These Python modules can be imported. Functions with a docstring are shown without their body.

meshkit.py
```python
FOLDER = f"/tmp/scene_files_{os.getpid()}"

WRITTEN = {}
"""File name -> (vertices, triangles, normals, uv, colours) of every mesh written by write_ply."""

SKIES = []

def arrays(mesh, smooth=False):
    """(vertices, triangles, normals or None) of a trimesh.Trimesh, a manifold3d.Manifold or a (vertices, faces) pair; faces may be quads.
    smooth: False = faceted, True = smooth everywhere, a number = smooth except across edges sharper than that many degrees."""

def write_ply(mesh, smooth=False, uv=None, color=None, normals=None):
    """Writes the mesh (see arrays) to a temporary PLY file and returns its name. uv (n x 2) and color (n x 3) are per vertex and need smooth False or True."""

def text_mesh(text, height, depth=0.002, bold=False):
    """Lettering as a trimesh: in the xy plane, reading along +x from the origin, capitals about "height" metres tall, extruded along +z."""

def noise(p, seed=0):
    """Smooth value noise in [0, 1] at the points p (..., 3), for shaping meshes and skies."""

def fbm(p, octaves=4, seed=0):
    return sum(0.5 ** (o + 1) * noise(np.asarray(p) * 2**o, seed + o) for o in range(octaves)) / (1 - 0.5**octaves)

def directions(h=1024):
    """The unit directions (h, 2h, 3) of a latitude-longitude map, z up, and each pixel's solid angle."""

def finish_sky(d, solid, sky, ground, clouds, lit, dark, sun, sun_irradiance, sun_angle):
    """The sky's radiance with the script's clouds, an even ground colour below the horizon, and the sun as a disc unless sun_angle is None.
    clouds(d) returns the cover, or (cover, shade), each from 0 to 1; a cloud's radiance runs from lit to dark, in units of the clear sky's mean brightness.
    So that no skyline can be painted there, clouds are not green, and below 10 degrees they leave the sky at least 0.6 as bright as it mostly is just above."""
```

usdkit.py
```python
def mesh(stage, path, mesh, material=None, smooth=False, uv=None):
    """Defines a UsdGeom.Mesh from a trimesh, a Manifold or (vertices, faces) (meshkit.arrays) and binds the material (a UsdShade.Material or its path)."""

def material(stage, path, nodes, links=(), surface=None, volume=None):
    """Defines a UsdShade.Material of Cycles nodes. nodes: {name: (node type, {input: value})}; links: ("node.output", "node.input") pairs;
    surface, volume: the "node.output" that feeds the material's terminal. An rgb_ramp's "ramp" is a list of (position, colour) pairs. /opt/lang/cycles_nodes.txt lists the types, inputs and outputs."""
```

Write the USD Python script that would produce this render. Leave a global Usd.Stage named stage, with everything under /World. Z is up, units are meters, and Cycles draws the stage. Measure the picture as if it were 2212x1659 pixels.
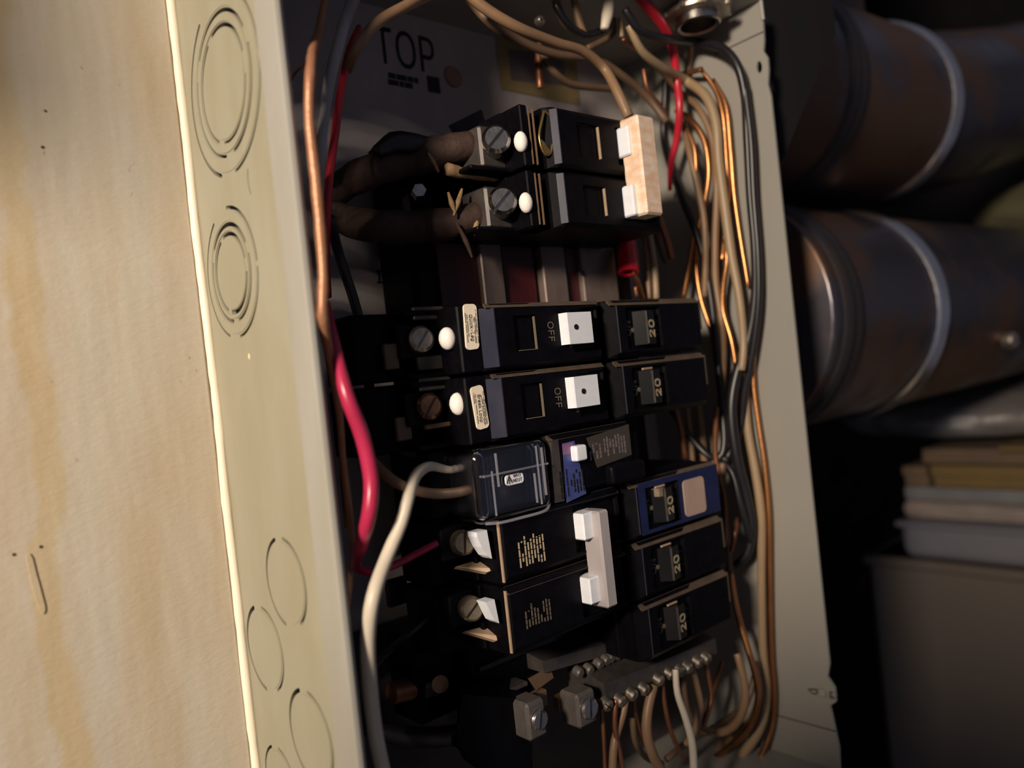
import math, random
import numpy as np, trimesh, manifold3d as mf, shapely.geometry as sg, shapely.affinity as sa
import usdkit, meshkit
from pxr import Usd, UsdGeom, UsdLux, UsdShade, Gf, Sdf, Vt

random.seed(7); RNG = np.random.default_rng(7)
stage = Usd.Stage.CreateInMemory()
UsdGeom.SetStageUpAxis(stage, UsdGeom.Tokens.z); UsdGeom.SetStageMetersPerUnit(stage, 1.0)
UsdGeom.Xform.Define(stage, '/World'); UsdGeom.Scope.Define(stage, '/World/Looks')

# ---------------------------------------------------------------- camera, lamp, ambient, exposure
F = 1690.0                                   # focal length in pixels of the 2212-wide picture
def basis(yaw, pitch, roll):
    a, p, r = map(math.radians, (yaw, pitch, roll))
    fw = np.array([math.sin(a)*math.cos(p), math.cos(a)*math.cos(p), math.sin(p)])
    rt0 = np.array([math.cos(a), -math.sin(a), 0.]); up0 = np.cross(rt0, fw)
    return fw, math.cos(r)*rt0 - math.sin(r)*up0, math.cos(r)*up0 + math.sin(r)*rt0
FW, RT, UP = basis(40.5, -.6, 6.15)
EYE = np.array([-.1037, -.205, 0.])
cam = UsdGeom.Camera.Define(stage, '/World/Camera')
cam.AddTransformOp().Set(Gf.Matrix4d(*RT, 0, *UP, 0, *(-FW), 0, *EYE, 1))
cam.CreateHorizontalApertureAttr(36.0); cam.CreateVerticalApertureAttr(36.0*1659/2212)
cam.CreateFocalLengthAttr(36.0*F/2212); cam.CreateClippingRangeAttr(Gf.Vec2f(.01, 50))
cam.CreateFStopAttr(6.0); cam.CreateFocusDistanceAttr(.30)
cam.CreateExposureAttr(0.0)

LAMP = np.array([-.74, -.38, .26])
lamp = UsdLux.SphereLight.Define(stage, '/World/WorkLamp')
lamp.CreateRadiusAttr(.060); lamp.CreateIntensityAttr(360.0); lamp.CreateColorAttr(Gf.Vec3f(1.0, .84, .66))
lamp.AddTranslateOp().Set(Gf.Vec3d(*LAMP))
dome = UsdLux.DomeLight.Define(stage, '/World/RoomAmbient')
dome.CreateIntensityAttr(.032); dome.CreateColorAttr(Gf.Vec3f(.74, .76, 1.0))

# ---------------------------------------------------------------- measuring: a pixel of the photograph to a point on a plane of the place
def ray(px, py): return FW*F + RT*(px-1106) + UP*(829.5-py)
def at(px, py, y=None, x=None):
    v = ray(px, py); t = (y-EYE[1])/v[1] if y is not None else (x-EYE[0])/v[0]
    return EYE + v*t
def deep(px, py, z): return EYE + ray(px, py)*(z/F)
def rect(l, t, r, b, y):
    cx, cy = (l+r)/2, (t+b)/2
    return at(l, cy, y)[0], at(r, cy, y)[0], at(cx, b, y)[2], at(cx, t, y)[2]

# ---------------------------------------------------------------- scene bookkeeping
USED = {}
def fresh(parent, name):
    n = USED.get((parent, name), 0); USED[(parent, name)] = n+1
    return f'{parent}/{name}' if n == 0 else f'{parent}/{name}_{n:03d}'
def tag(p, label=None, cat=None, group=None, kind=None):
    for k, v in (('label', label), ('category', cat), ('group', group), ('kind', kind)):
        if v: p.SetCustomDataByKey(k, v)
def thing(name, label, cat, loc=(0, 0, 0), group=None, kind=None):
    x = UsdGeom.Xform.Define(stage, fresh('/World', name)); x.AddTranslateOp().Set(Gf.Vec3d(*map(float, loc)))
    tag(x.GetPrim(), label, cat, group, kind); ORIG[str(x.GetPath())] = np.array(loc, float)
    return str(x.GetPath())
ORIG = {}
def arr(m):
    if hasattr(m, 'to_mesh'):
        q = m.to_mesh(); return np.array(q.vert_properties[:, :3], float), np.array(q.tri_verts)
    if isinstance(m, (list,)):
        m = trimesh.util.concatenate([trimesh.Trimesh(*arr(k), process=False) for k in m])
    if isinstance(m, tuple): return np.asarray(m[0], float), np.asarray(m[1])
    return np.array(m.vertices, float), np.array(m.faces)
def part(name, mesh, mat, parent='/World', smooth=False, label=None, cat=None, kind=None, group=None):
    v, f = arr(mesh)
    if f.shape[1] == 4: f = np.vstack([f[:, :3], f[:, [0, 2, 3]]])
    top = '/'.join(parent.split('/')[:3]); v = v - ORIG.get(top, 0)
    path = fresh(parent, name)
    p = usdkit.mesh(stage, path, trimesh.Trimesh(v, f, process=False), M[mat], smooth=smooth).GetPrim()
    tag(p, label, cat, group, kind)
    return path

# ---------------------------------------------------------------- materials
M = {}
def mat(name, c1, c2=None, scale=(60, 60, 60), rough=.5, metallic=0., bump=0., bscale=300, lo=.35, hi=.65, detail=4, spec=.5, rough2=None, extra=None):
    n = {'p': ('principled_bsdf', {'roughness': rough, 'metallic': metallic, 'specular_ior_level': spec, 'base_color': c1})}
    l = []
    if c2 is not None or bump:
        n['g'] = ('geometry', {})
    if c2 is not None:
        n['m'] = ('mapping', {'scale': scale}); n['n'] = ('noise_texture', {'scale': 1.0, 'detail': detail, 'roughness': .6})
        n['r'] = ('rgb_ramp', {'ramp': [(lo, c1), (hi, c2)]})
        l += [('g.position', 'm.vector'), ('m.vector', 'n.vector'), ('n.fac', 'r.fac'), ('r.color', 'p.base_color')]
        if rough2 is not None:
            n['rr'] = ('map_range', {'from_min': lo, 'from_max': hi, 'to_min': rough, 'to_max': rough2, 'clamp': True})
            l += [('n.fac', 'rr.value'), ('rr.result', 'p.roughness')]
    if bump:
        n['bn'] = ('noise_texture', {'scale': float(bscale), 'detail': 3.0}); n['b'] = ('bump', {'strength': bump, 'distance': .0006})
        l += [('g.position', 'bn.vector'), ('bn.fac', 'b.height'), ('b.normal', 'p.normal')]
    M[name] = usdkit.material(stage, f'/World/Looks/{name}', n, l, surface='p.BSDF')

# cream painted board: brush streaks, yellowed patches, small scuffs and dents
n = {'g': ('geometry', {}), 'p': ('principled_bsdf', {'roughness': .55}),
     'm1': ('mapping', {'scale': (38, 38, 7)}), 'n1': ('noise_texture', {'scale': 1., 'detail': 5., 'roughness': .6}),
     'r1': ('rgb_ramp', {'ramp': [(.34, (.485, .405, .295)), (.46, (.51, .445, .36)), (.58, (.52, .475, .405)), (.70, (.50, .47, .415))]}),
     'm2': ('mapping', {'scale': (260, 260, 30)}), 'n2': ('noise_texture', {'scale': 1., 'detail': 3.}),
     'r2': ('rgb_ramp', {'ramp': [(.3, (.90, .89, .86)), (.7, (1, 1, 1))]}), 'x2': ('mix', {'mix_type': 'multiply', 'fac': .8}),
     'm3': ('mapping', {'scale': (300, 300, 150), 'rotation': (0, .5, 0)}), 'n3': ('noise_texture', {'scale': 1., 'detail': 2., 'roughness': .7}),
     'r3': ('rgb_ramp', {'ramp': [(.72, (0, 0, 0)), (.80, (1, 1, 1))]}), 'x3': ('mix', {'mix_type': 'mix', 'color2': (.30, .21, .12)}), 'k3': ('math', {'math_type': 'multiply', 'value2': .55}),
     'm4': ('mapping', {'scale': (220, 220, 420), 'rotation': (0, .6, 0)}), 'n4': ('noise_texture', {'scale': 1., 'detail': 4., 'roughness': .65}),
     'sx': ('separate_xyz', {}), 'm6': ('mapping', {'scale': (20, 20, 22)}), 'n6': ('noise_texture', {'scale': 1., 'detail': 4.}), 'wx': ('math', {'math_type': 'multiply', 'value2': .022}), 'ax': ('math', {'math_type': 'add'}),
     'u1': ('map_range', {'range_type': 'smoothstep', 'from_min': -.052, 'from_max': -.049, 'to_min': 0., 'to_max': .65, 'clamp': True}), 'u2': ('map_range', {'range_type': 'smoothstep', 'from_min': -.044, 'from_max': -.040, 'to_min': 1., 'to_max': 0., 'clamp': True}), 'uu': ('math', {'math_type': 'multiply'}), 'x5': ('mix', {'mix_type': 'multiply', 'color2': (.96, .84, .58)}),
     'b': ('bump', {'strength': .32, 'distance': .0008})}
l = [('g.position', 'm1.vector'), ('m1.vector', 'n1.vector'), ('n1.fac', 'r1.fac'), ('g.position', 'm2.vector'), ('m2.vector', 'n2.vector'), ('n2.fac', 'r2.fac'),
     ('r1.color', 'x2.color1'), ('r2.color', 'x2.color2'), ('x2.color', 'x5.color1'), ('g.position', 'sx.vector'), ('g.position', 'm6.vector'), ('m6.vector', 'n6.vector'), ('n6.fac', 'wx.value1'), ('sx.x', 'ax.value1'), ('wx.value', 'ax.value2'), ('ax.value', 'u1.value'), ('ax.value', 'u2.value'), ('u1.result', 'uu.value1'), ('u2.result', 'uu.value2'), ('uu.value', 'x5.fac'), ('x5.color', 'x3.color1'), ('g.position', 'm3.vector'), ('m3.vector', 'n3.vector'), ('n3.fac', 'r3.fac'),
     ('r3.color', 'k3.value1'), ('k3.value', 'x3.fac'), ('x3.color', 'p.base_color'), ('g.position', 'm4.vector'), ('m4.vector', 'n4.vector'), ('n4.fac', 'b.height'), ('b.normal', 'p.normal')]
M['board_paint'] = usdkit.material(stage, '/World/Looks/board_paint', n, l, surface='p.BSDF')
mat('patch_paint', (.58, .53, .44), (.62, .57, .47), (60, 60, 12), .55, bump=.1, bscale=700)
mat('stain_paint', (.57, .46, .28), (.60, .50, .33), (60, 60, 12), .55, bump=.1, bscale=700)
mat('bead_paint', (.90, .82, .68), (.86, .77, .61), (120, 120, 40), .45)
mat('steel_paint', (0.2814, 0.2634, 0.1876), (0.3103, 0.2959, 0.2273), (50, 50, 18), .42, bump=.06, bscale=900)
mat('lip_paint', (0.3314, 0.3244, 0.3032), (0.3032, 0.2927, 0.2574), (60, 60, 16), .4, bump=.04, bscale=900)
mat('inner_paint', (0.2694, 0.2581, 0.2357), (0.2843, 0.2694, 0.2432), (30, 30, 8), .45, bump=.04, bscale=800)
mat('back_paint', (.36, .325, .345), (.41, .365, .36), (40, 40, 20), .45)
mat('shade_dark', (.045, .038, .040), (.06, .05, .05), (40, 40, 40), .7); mat('groove_dirt', (.05, .035, .02)); mat('speck', (.85, .66, .38)); mat('hole_dark', (.008, .007, .008))
mat('black_plastic', (.0022, .002, .0035), (.004, .0036, .0055), (200, 200, 200), .42, bump=.04, bscale=1500, spec=.08)
mat('black_gloss', (.005, .005, .007), rough=.2, spec=.4)
mat('bevel_sheen', (.030, .032, .055), (.055, .055, .078), (60, 60, 40), .36, spec=.25)  # bluish tone painting the light reflected by sloping flanks
mat('lit_rim_plastic', (.075, .052, .038), (.105, .073, .05), (150, 150, 150), .5)  # paler brown painting the light caught by breaker edges
mat('blue_sticker', (.006, .010, .055), (.010, .016, .075), (120, 120, 120), .35)
mat('blue_print', (.035, .055, .26), (.07, .085, .22), (200, 200, 200), .35)
mat('grey_print', (.12, .10, .11), (.17, .14, .14), (300, 300, 300), .5)
mat('purple_print', (.22, .10, .22), rough=.5)
mat('white_plastic', (0.832, 0.8632, 0.936), (0.78, 0.8112, 0.8944), (90, 90, 300), .4)
mat('white_dome', (.92, .89, .86), (.85, .80, .75), (500, 500, 200), .55, bump=.15, bscale=1500)
mat('paper_label', (.90, .78, .60), (.94, .83, .66), (200, 200, 60), .6)
mat('label_ink', (.06, .045, .04)); mat('cream_ink', (.50, .40, .26)); mat('dim_ink', (.14, .11, .08)); mat('faint_ink', (.05, .04, .035))
mat('pink_paper', (.46, .33, .27), (.40, .28, .23), (200, 200, 60), .6)
mat('tan_plate', (.42, .29, .19), (.36, .25, .17), (200, 200, 200), .5)
mat('grey_plate', (.055, .048, .050), (.08, .068, .062), (200, 200, 200), .4, .3)
mat('steel', (.52, .50, .48), (.40, .36, .32), (300, 300, 300), .25, 1.0, bump=.1, bscale=900)
mat('zinc', (.50, .46, .40), (.36, .30, .24), (250, 250, 250), .38, .9)
mat('dull_screw', (.38, .32, .23), (.30, .24, .17), (300, 300, 300), .42, .7)
mat('copper_screw', (.32, .17, .10), (.22, .12, .07), (300, 300, 300), .32, .9)
mat('lug_grey', (0.1008, 0.0882, 0.084), (0.126, 0.1092, 0.1008), (200, 200, 200), .45, .2)
mat('brass', (.62, .42, .16), (.45, .28, .10), (200, 200, 200), .3, .9)
mat('copper_bar', (0.8243, 0.5495, 0.3663), (0.9387, 0.7556, 0.6182), (140, 140, 380), .45, .1, bump=.1, bscale=700)
mat('grey_bar', (.38, .345, .36), (.44, .40, .41), (80, 80, 30), .4, .1)
mat('yellow_plastic', (.92, .60, .10), rough=.4)
mat('copper', (0.612, 0.289, 0.119), (0.4675, 0.204, 0.085), (250, 250, 60), .36, 1.0, bump=.1, bscale=800)
mat('brown_copper', (0.3596, 0.1624, 0.087), (0.4292, 0.2146, 0.1218), (300, 300, 160), .42, .30, bump=.3, bscale=700)
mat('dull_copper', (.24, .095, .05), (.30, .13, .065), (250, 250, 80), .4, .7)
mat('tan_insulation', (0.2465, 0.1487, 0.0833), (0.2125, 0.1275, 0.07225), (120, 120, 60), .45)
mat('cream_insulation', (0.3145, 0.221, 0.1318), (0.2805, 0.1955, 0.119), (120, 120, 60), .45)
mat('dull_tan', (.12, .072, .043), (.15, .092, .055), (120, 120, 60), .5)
mat('white_insulation', (0.629, 0.561, 0.459), (0.578, 0.51, 0.4165), (100, 100, 60), .42)
mat('red_insulation', (.50, .015, .035), (.42, .012, .03), (100, 100, 60), .32)
mat('pink_insulation', (.46, .026, .085), (.40, .022, .07), (100, 100, 60), .30)
mat('black_insulation', (.009, .0085, .012), (.014, .013, .017), (100, 100, 60), .38)
mat('grey_insulation', (.36, .34, .35), (.28, .27, .29), (100, 100, 30), .32)
mat('feeder_jacket', (.028, .013, .0095), (.048, .023, .016), (300, 120, 300), .75, bump=.5, bscale=600)
mat('frayed_fibre', (.26, .15, .08), (.34, .22, .11), (300, 300, 300), .8, bump=.4, bscale=900)
mat('red_cap', (.50, .008, .025), (.58, .012, .035), (100, 100, 100), .25)
mat('red_base', (.050, .005, .006), (.065, .007, .007), (100, 100, 40), .45)
mat('tinned_bus', (.22, .165, .145), (.17, .13, .115), (150, 150, 50), .42, .4)
mat('sticker_yellow', (.28, .21, .10), (.24, .18, .09), (100, 100, 100), .6); mat('sticker_grey', (.12, .10, .11))
mat('rust_spot', (.30, .17, .15), (.32, .21, .15), (200, 200, 200), .6)
mat('galvanised', (.10, .094, .115), (.15, .085, .055), (9, 9, 9), .30, .75, lo=.46, hi=.58, detail=3, rough2=.5)
mat('bead_metal', (.80, .80, .84), (.62, .57, .52), (20, 20, 20), .24, 1.0)
mat('tape_band', (.020, .018, .022), (.03, .022, .02), (40, 40, 40), .5)
mat('strap_steel', (.0035, .003, .0045), rough=.6, spec=.2)
mat('joist_wood', (.10, .065, .05), (.14, .09, .065), (12, 120, 120), .8)
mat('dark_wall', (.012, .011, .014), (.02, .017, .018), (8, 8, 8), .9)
mat('cabinet_paint', (.10, .085, .078), (.12, .098, .082), (4, 4, 4), .5)
mat('bin_plastic', (.13, .13, .16), (.16, .155, .17), (8, 8, 8), .45)
mat('newsprint', (.26, .21, .185), (.19, .16, .145), (30, 30, 90), .8)
mat('folder_grey', (.13, .135, .15), (.18, .18, .18), (15, 15, 15), .7)
mat('yellow_card', (.16, .10, .022), (.125, .085, .03), (22, 22, 22), .7)
mat('brown_card', (.10, .066, .046), (.125, .085, .05), (16, 16, 16), .8)
mat('plastic_bag', (.17, .15, .145), (.12, .12, .135), (14, 14, 14), .4, bump=.4, bscale=60)
mat('olive_cloth', (.13, .115, .055), (.09, .085, .055), (20, 20, 20), .9)
M['clear_plastic'] = usdkit.material(stage, '/World/Looks/clear_plastic', {
    't': ('transparent_bsdf', {'color': (.96, .96, .98)}), 'gl': ('glossy_bsdf', {'color': (.9, .9, .95), 'roughness': .12}),
    'lw': ('layer_weight', {'blend': .42}), 'mx': ('mix_closure', {})},
    [('lw.fresnel', 'mx.fac'), ('t.BSDF', 'mx.closure1'), ('gl.BSDF', 'mx.closure2')], surface='mx.closure')

M['highlight_plastic'] = usdkit.material(stage, '/World/Looks/highlight_plastic', {
    't': ('transparent_bsdf', {'color': (.95, .95, .98)}), 'd': ('principled_bsdf', {'base_color': (.55, .55, .62), 'roughness': .25}), 'mx': ('mix_closure', {'fac': .26})},
    [('t.BSDF', 'mx.closure1'), ('d.BSDF', 'mx.closure2')], surface='mx.closure')  # pale mix that paints highlights onto the clear cover
# ---------------------------------------------------------------- shapes
def box(x0, x1, y0, y1, z0, z1):
    return mf.Manifold.cube([x1-x0, y1-y0, z1-z0]).translate([x0, y0, z0])
def cbox(x0, x1, y0, y1, z0, z1, c=.0008):
    """A box with chamfered edges."""
    c = min(c, .45*min(x1-x0, y1-y0, z1-z0)); pts = []
    for sx in (0, 1):
        for sy in (0, 1):
            for sz in (0, 1):
                X, Y, Z = (x0, x1)[sx], (y0, y1)[sy], (z0, z1)[sz]
                dx, dy, dz = (c, -c)[sx], (c, -c)[sy], (c, -c)[sz]
                pts += [(X, Y+dy, Z+dz), (X+dx, Y, Z+dz), (X+dx, Y+dy, Z)]
    return mf.Manifold.hull_points(np.array(pts))
def rbox(x0, x1, y0, y1, z0, z1, r=.001, seg=10):
    s = mf.Manifold.sphere(r, seg)
    return mf.Manifold.batch_hull([s.translate([X, Y, Z]) for X in (x0+r, x1-r) for Y in (y0+r, y1-r) for Z in (z0+r, z1-r)])
def prism_z(poly, z0, z1):
    """A polygon in (x, y) raised from z0 to z1."""
    cs = mf.CrossSection([np.array(poly, float)])
    if cs.area() < 0: cs = mf.CrossSection([np.array(poly[::-1], float)])
    return cs.extrude(z1-z0).translate([0, 0, z0])
def plate_y(poly, y0, y1):
    """A polygon in (x, z) given thickness from y0 to y1."""
    p = sg.Polygon(poly); p = p if p.exterior.is_ccw else sg.polygon.orient(p)
    m = mf.CrossSection([np.array(p.exterior.coords[:-1])]).extrude(y1-y0)
    return m.transform(np.array([[1, 0, 0, 0], [0, 0, -1, y1], [0, 1, 0, 0]], float))
def plate_x(shape, x0, x1):
    """A shapely shape in (y, z) given thickness from x0 to x1."""
    out = mf.Manifold()
    for g in getattr(shape, 'geoms', [shape]):
        g = sg.polygon.orient(g); rings = [np.array(g.exterior.coords[:-1])] + [np.array(i.coords[:-1]) for i in g.interiors]
        m = mf.CrossSection(rings).extrude(x1-x0)
        out = out + m.transform(np.array([[0, 0, 1, x0], [1, 0, 0, 0], [0, 1, 0, 0]], float))
    return out
def cyl(p, d, r, h, r2=None, seg=24):
    """A cylinder from p along the direction d."""
    m = mf.Manifold.cylinder(h, r, r if r2 is None else r2, seg); d = np.array(d, float); d /= np.linalg.norm(d)
    a = np.cross(d, [0, 0, 1.]) if abs(d[2]) < .9 else np.cross(d, [1., 0, 0]); a /= np.linalg.norm(a); b = np.cross(d, a)
    return m.transform(np.column_stack([a, b, d, p]))
def lathe(prof, p, d, seg=32):
    """A profile of (along, radius) turned about the axis through p along d."""
    d = np.array(d, float); d /= np.linalg.norm(d); a = np.cross(d, [0, 0, 1.]) if abs(d[2]) < .9 else np.cross(d, [1., 0, 0]); a /= np.linalg.norm(a); b = np.cross(d, a)
    th = np.linspace(0, 2*np.pi, seg, endpoint=False); V = []; Fc = []
    for s, r in prof: V += [np.array(p)+d*s+r*(math.cos(t)*a+math.sin(t)*b) for t in th]
    for i in range(len(prof)-1):
        for j in range(seg):
            k = (j+1) % seg; Fc += [(i*seg+j, i*seg+k, (i+1)*seg+k), (i*seg+j, (i+1)*seg+k, (i+1)*seg+j)]
    return np.array(V), np.array(Fc)
def curve(pts, step):
    pts = np.array(pts, float); t = np.concatenate([[0], np.cumsum(np.linalg.norm(np.diff(pts, axis=0), axis=1)**.5)])
    P = np.vstack([2*pts[0]-pts[1], pts, 2*pts[-1]-pts[-2]]); out = []
    for i in range(len(pts)-1):
        p0, p1, p2, p3 = P[i:i+4]; d = [max(np.linalg.norm(b-a)**.5, 1e-9) for a, b in ((p0, p1), (p1, p2), (p2, p3))]
        m1 = (p1-p0)/d[0]-(p2-p0)/(d[0]+d[1])+(p2-p1)/d[1]; m2 = (p2-p1)/d[1]-(p3-p1)/(d[1]+d[2])+(p3-p2)/d[2]
        m1 *= d[1]; m2 *= d[1]; n = max(3, int(np.linalg.norm(p2-p1)/step))
        for u in np.linspace(0, 1, n, endpoint=False):
            out.append((2*u**3-3*u**2+1)*p1+(u**3-2*u**2+u)*m1+(-2*u**3+3*u**2)*p2+(u**3-u**2)*m2)
    out.append(pts[-1]); return np.array(out)
def tube(pts, r, seg=12, step=.003, wob=0.):
    c = curve(pts, step) if step else np.array(pts, float); n = len(c); T = np.gradient(c, axis=0); T /= np.linalg.norm(T, axis=1)[:, None]
    a = np.cross(T[0], [.3, .9, .2]); a /= np.linalg.norm(a); V = []; th = np.linspace(0, 2*np.pi, seg, endpoint=False)
    rr = np.interp(np.linspace(0, 1, n), np.linspace(0, 1, len(np.atleast_1d(r))), np.atleast_1d(r))
    if wob: rr = rr*(1+wob*(meshkit.noise(c*260)-.5))
    for i in range(n):
        a = a-T[i]*(a@T[i]); a /= np.linalg.norm(a); b = np.cross(T[i], a)
        V += [c[i]+rr[i]*(math.cos(t)*a+math.sin(t)*b) for t in th]
    Fc = [(i*seg+j, i*seg+(j+1) % seg, (i+1)*seg+(j+1) % seg) for i in range(n-1) for j in range(seg)] + [(i*seg+j, (i+1)*seg+(j+1) % seg, (i+1)*seg+j) for i in range(n-1) for j in range(seg)]
    V += [c[0], c[-1]]; k = n*seg
    Fc += [(k, (j+1) % seg, j) for j in range(seg)] + [(k+1, (n-1)*seg+j, (n-1)*seg+(j+1) % seg) for j in range(seg)]
    return np.array(V), np.array(Fc)
def words(text, h, x, y, z, turn='flat', depth=.00012, bold=False):
    """Lettering on a face that looks towards -y, centred on (x, z). turn: flat, up (reads upwards) or down."""
    m = meshkit.text_mesh(text, h, depth, bold); v = np.array(m.vertices); v[:, :2] -= (v[:, :2].max(0)+v[:, :2].min(0))/2
    ax = {'flat': ((1, 0, 0), (0, 0, 1)), 'up': ((0, 0, 1), (-1, 0, 0)), 'down': ((0, 0, -1), (1, 0, 0))}[turn]
    return v[:, :1]*np.array(ax[0])+v[:, 1:2]*np.array(ax[1])+v[:, 2:]*np.array((0, -1, 0))+np.array((x, y, z)), np.array(m.faces)
def bars(x0, x1, z0, z1, y, n, along='z', seed=0, fill=.55, th=.0001, skip=.15):
    """Rows of tiny print too small to read: short strokes, broken at word gaps."""
    g = np.random.default_rng(seed); out = []
    for i in range(n):
        lo, hi = ((x0, x1) if along == 'z' else (z0, z1)); w = (hi-lo)/n; a = lo+i*w+w*(1-fill)/2; b = a+w*fill
        s, e = (z0, z1) if along == 'z' else (x0, x1); L = e-s; q = s+L*g.uniform(0, .08); end = e-L*g.uniform(0, .3)
        while q < end-1e-5:
            k = min(end, q+L*g.uniform(.10, .32))
            if g.random() > skip: out.append(box(a, b, y-th, y, q, k) if along == 'z' else box(q, k, y-th, y, a, b))
            q = k+L*.03
    return mf.Manifold.compose(out)
def screw(p, d, r, h, slot=True, ang=.4, dome=.25, seg=24):
    """A round screw head with a slot, its base at p, pointing along d."""
    m = cyl(p, d, r, h*(1-dome), seg=seg)+cyl(np.array(p)+np.array(d)*h*(1-dome), d, r, h*dome, r*.78, seg=seg)
    if slot:
        d = np.array(d, float); a = np.cross(d, [0, 0, 1.]) if abs(d[2]) < .9 else np.array([1., 0, 0]); a /= np.linalg.norm(a); b = np.cross(d, a); u = math.cos(ang)*a+math.sin(ang)*b; w = np.cross(d, u)
        k = mf.Manifold.cube([2.4*r, .22*r, h], True).transform(np.column_stack([u, w, d, np.array(p)+d*h*1.12])); m = m-k
    return m

# ================================================================ THE SETTING
Z0, Z1, WID, DEP, BRD = -.217, .1737, .262, .095, .0815
w = thing('wall_left', 'cream painted board wall on the left, streaked and yellowed, beside the open panel box', None, (-.5, BRD, -1.5), kind='structure')
part('board', cbox(-1.2, -.0012, BRD, BRD+.03, -1.5, .95, .002), 'board_paint', w)
bz = np.linspace(-.30, .32, 120)
bead = [(-.0009+.0006*(meshkit.noise(np.array([z*30, 3, 1.]))-.5), BRD-.0002+.0003*(meshkit.noise(np.array([z*60, 1, 1.]))-.5), z) for z in bz]
part('edge_bead', tube(bead, [.0017], 12, 0, .25), 'bead_paint', w, smooth=True, label='thick whiter bead along the right edge of the board')  # bead whiter than the board face
for px, py, s in ((421, 168, .0024), (436, 372, .0028), (436, 395, .0026), (438, 425, .0022), (424, 345, .0018)):
    p = at(px-4, py, BRD); V = [p+np.array(q)*s for q in ((-.8, -.2, .9), (-.6, -.1, -.9), (1.1, -.9, -.5), (.2, .4, .2), (.6, -.9, .5))]
    part('paint_flake', mf.Manifold.hull_points(np.array(V)), 'bead_paint', w)
def blob(pts, y, th, mt, nm, lab=None):
    q = curve([at(*p, y) for p in pts]+[at(*pts[0], y)], .003); pl = sg.Polygon(q[:-1][:, [0, 2]]).buffer(0); pl = pl if pl.geom_type == 'Polygon' else max(pl.geoms, key=lambda g: g.area)
    part(nm, plate_y(list(pl.exterior.coords[:-1]), y-th, y+.0005), mt, w, label=lab)
blob([(56, 1200), (66, 1250), (78, 1296), (92, 1326), (97, 1318), (90, 1284), (78, 1240), (64, 1196)], BRD, .0005, 'board_paint', 'paint_ridge', 'ragged raised edge of an old skim-coat patch')
for px, py, r in ((88, 1181, .0005), (30, 1198, .0005), (92, 318, .0005), (98, 240, .0004)):
    p = at(px, py, BRD); part('nail_hole', cyl(p+[0, .0004, 0], (0, -1, 0), r, .0006, seg=12), 'groove_dirt', w)
wc = thing('shade_cabinet', 'added unseen cream cabinet left of the panel, shading the top left of the board', 'cabinet', (-.60, BRD, .132))  # unseen cabinet, added to cast the soft shadow on the board
part('body', cbox(-.62, -.252, -.052, BRD-.0005, .134, .62, .003), 'lip_paint', wc); part('door', cbox(-.616, -.256, -.066, -.0525, .140, .615, .003), 'lip_paint', wc)
ld = thing('shade_ladder', 'added unseen grey ladder beside the viewer, shading the lower right of the panel', 'shade_ladder', (-.32, -.30, -1.5))  # unseen ladder, added to shade the lower right inside the box
part('top_cap', cbox(-.372, -.268, -.45, -.186, .042, .068, .004), 'grey_plate', ld); part('cap_skirt', cbox(-.366, -.274, -.444, -.192, .004, .0425, .003), 'grey_plate', ld)
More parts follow.
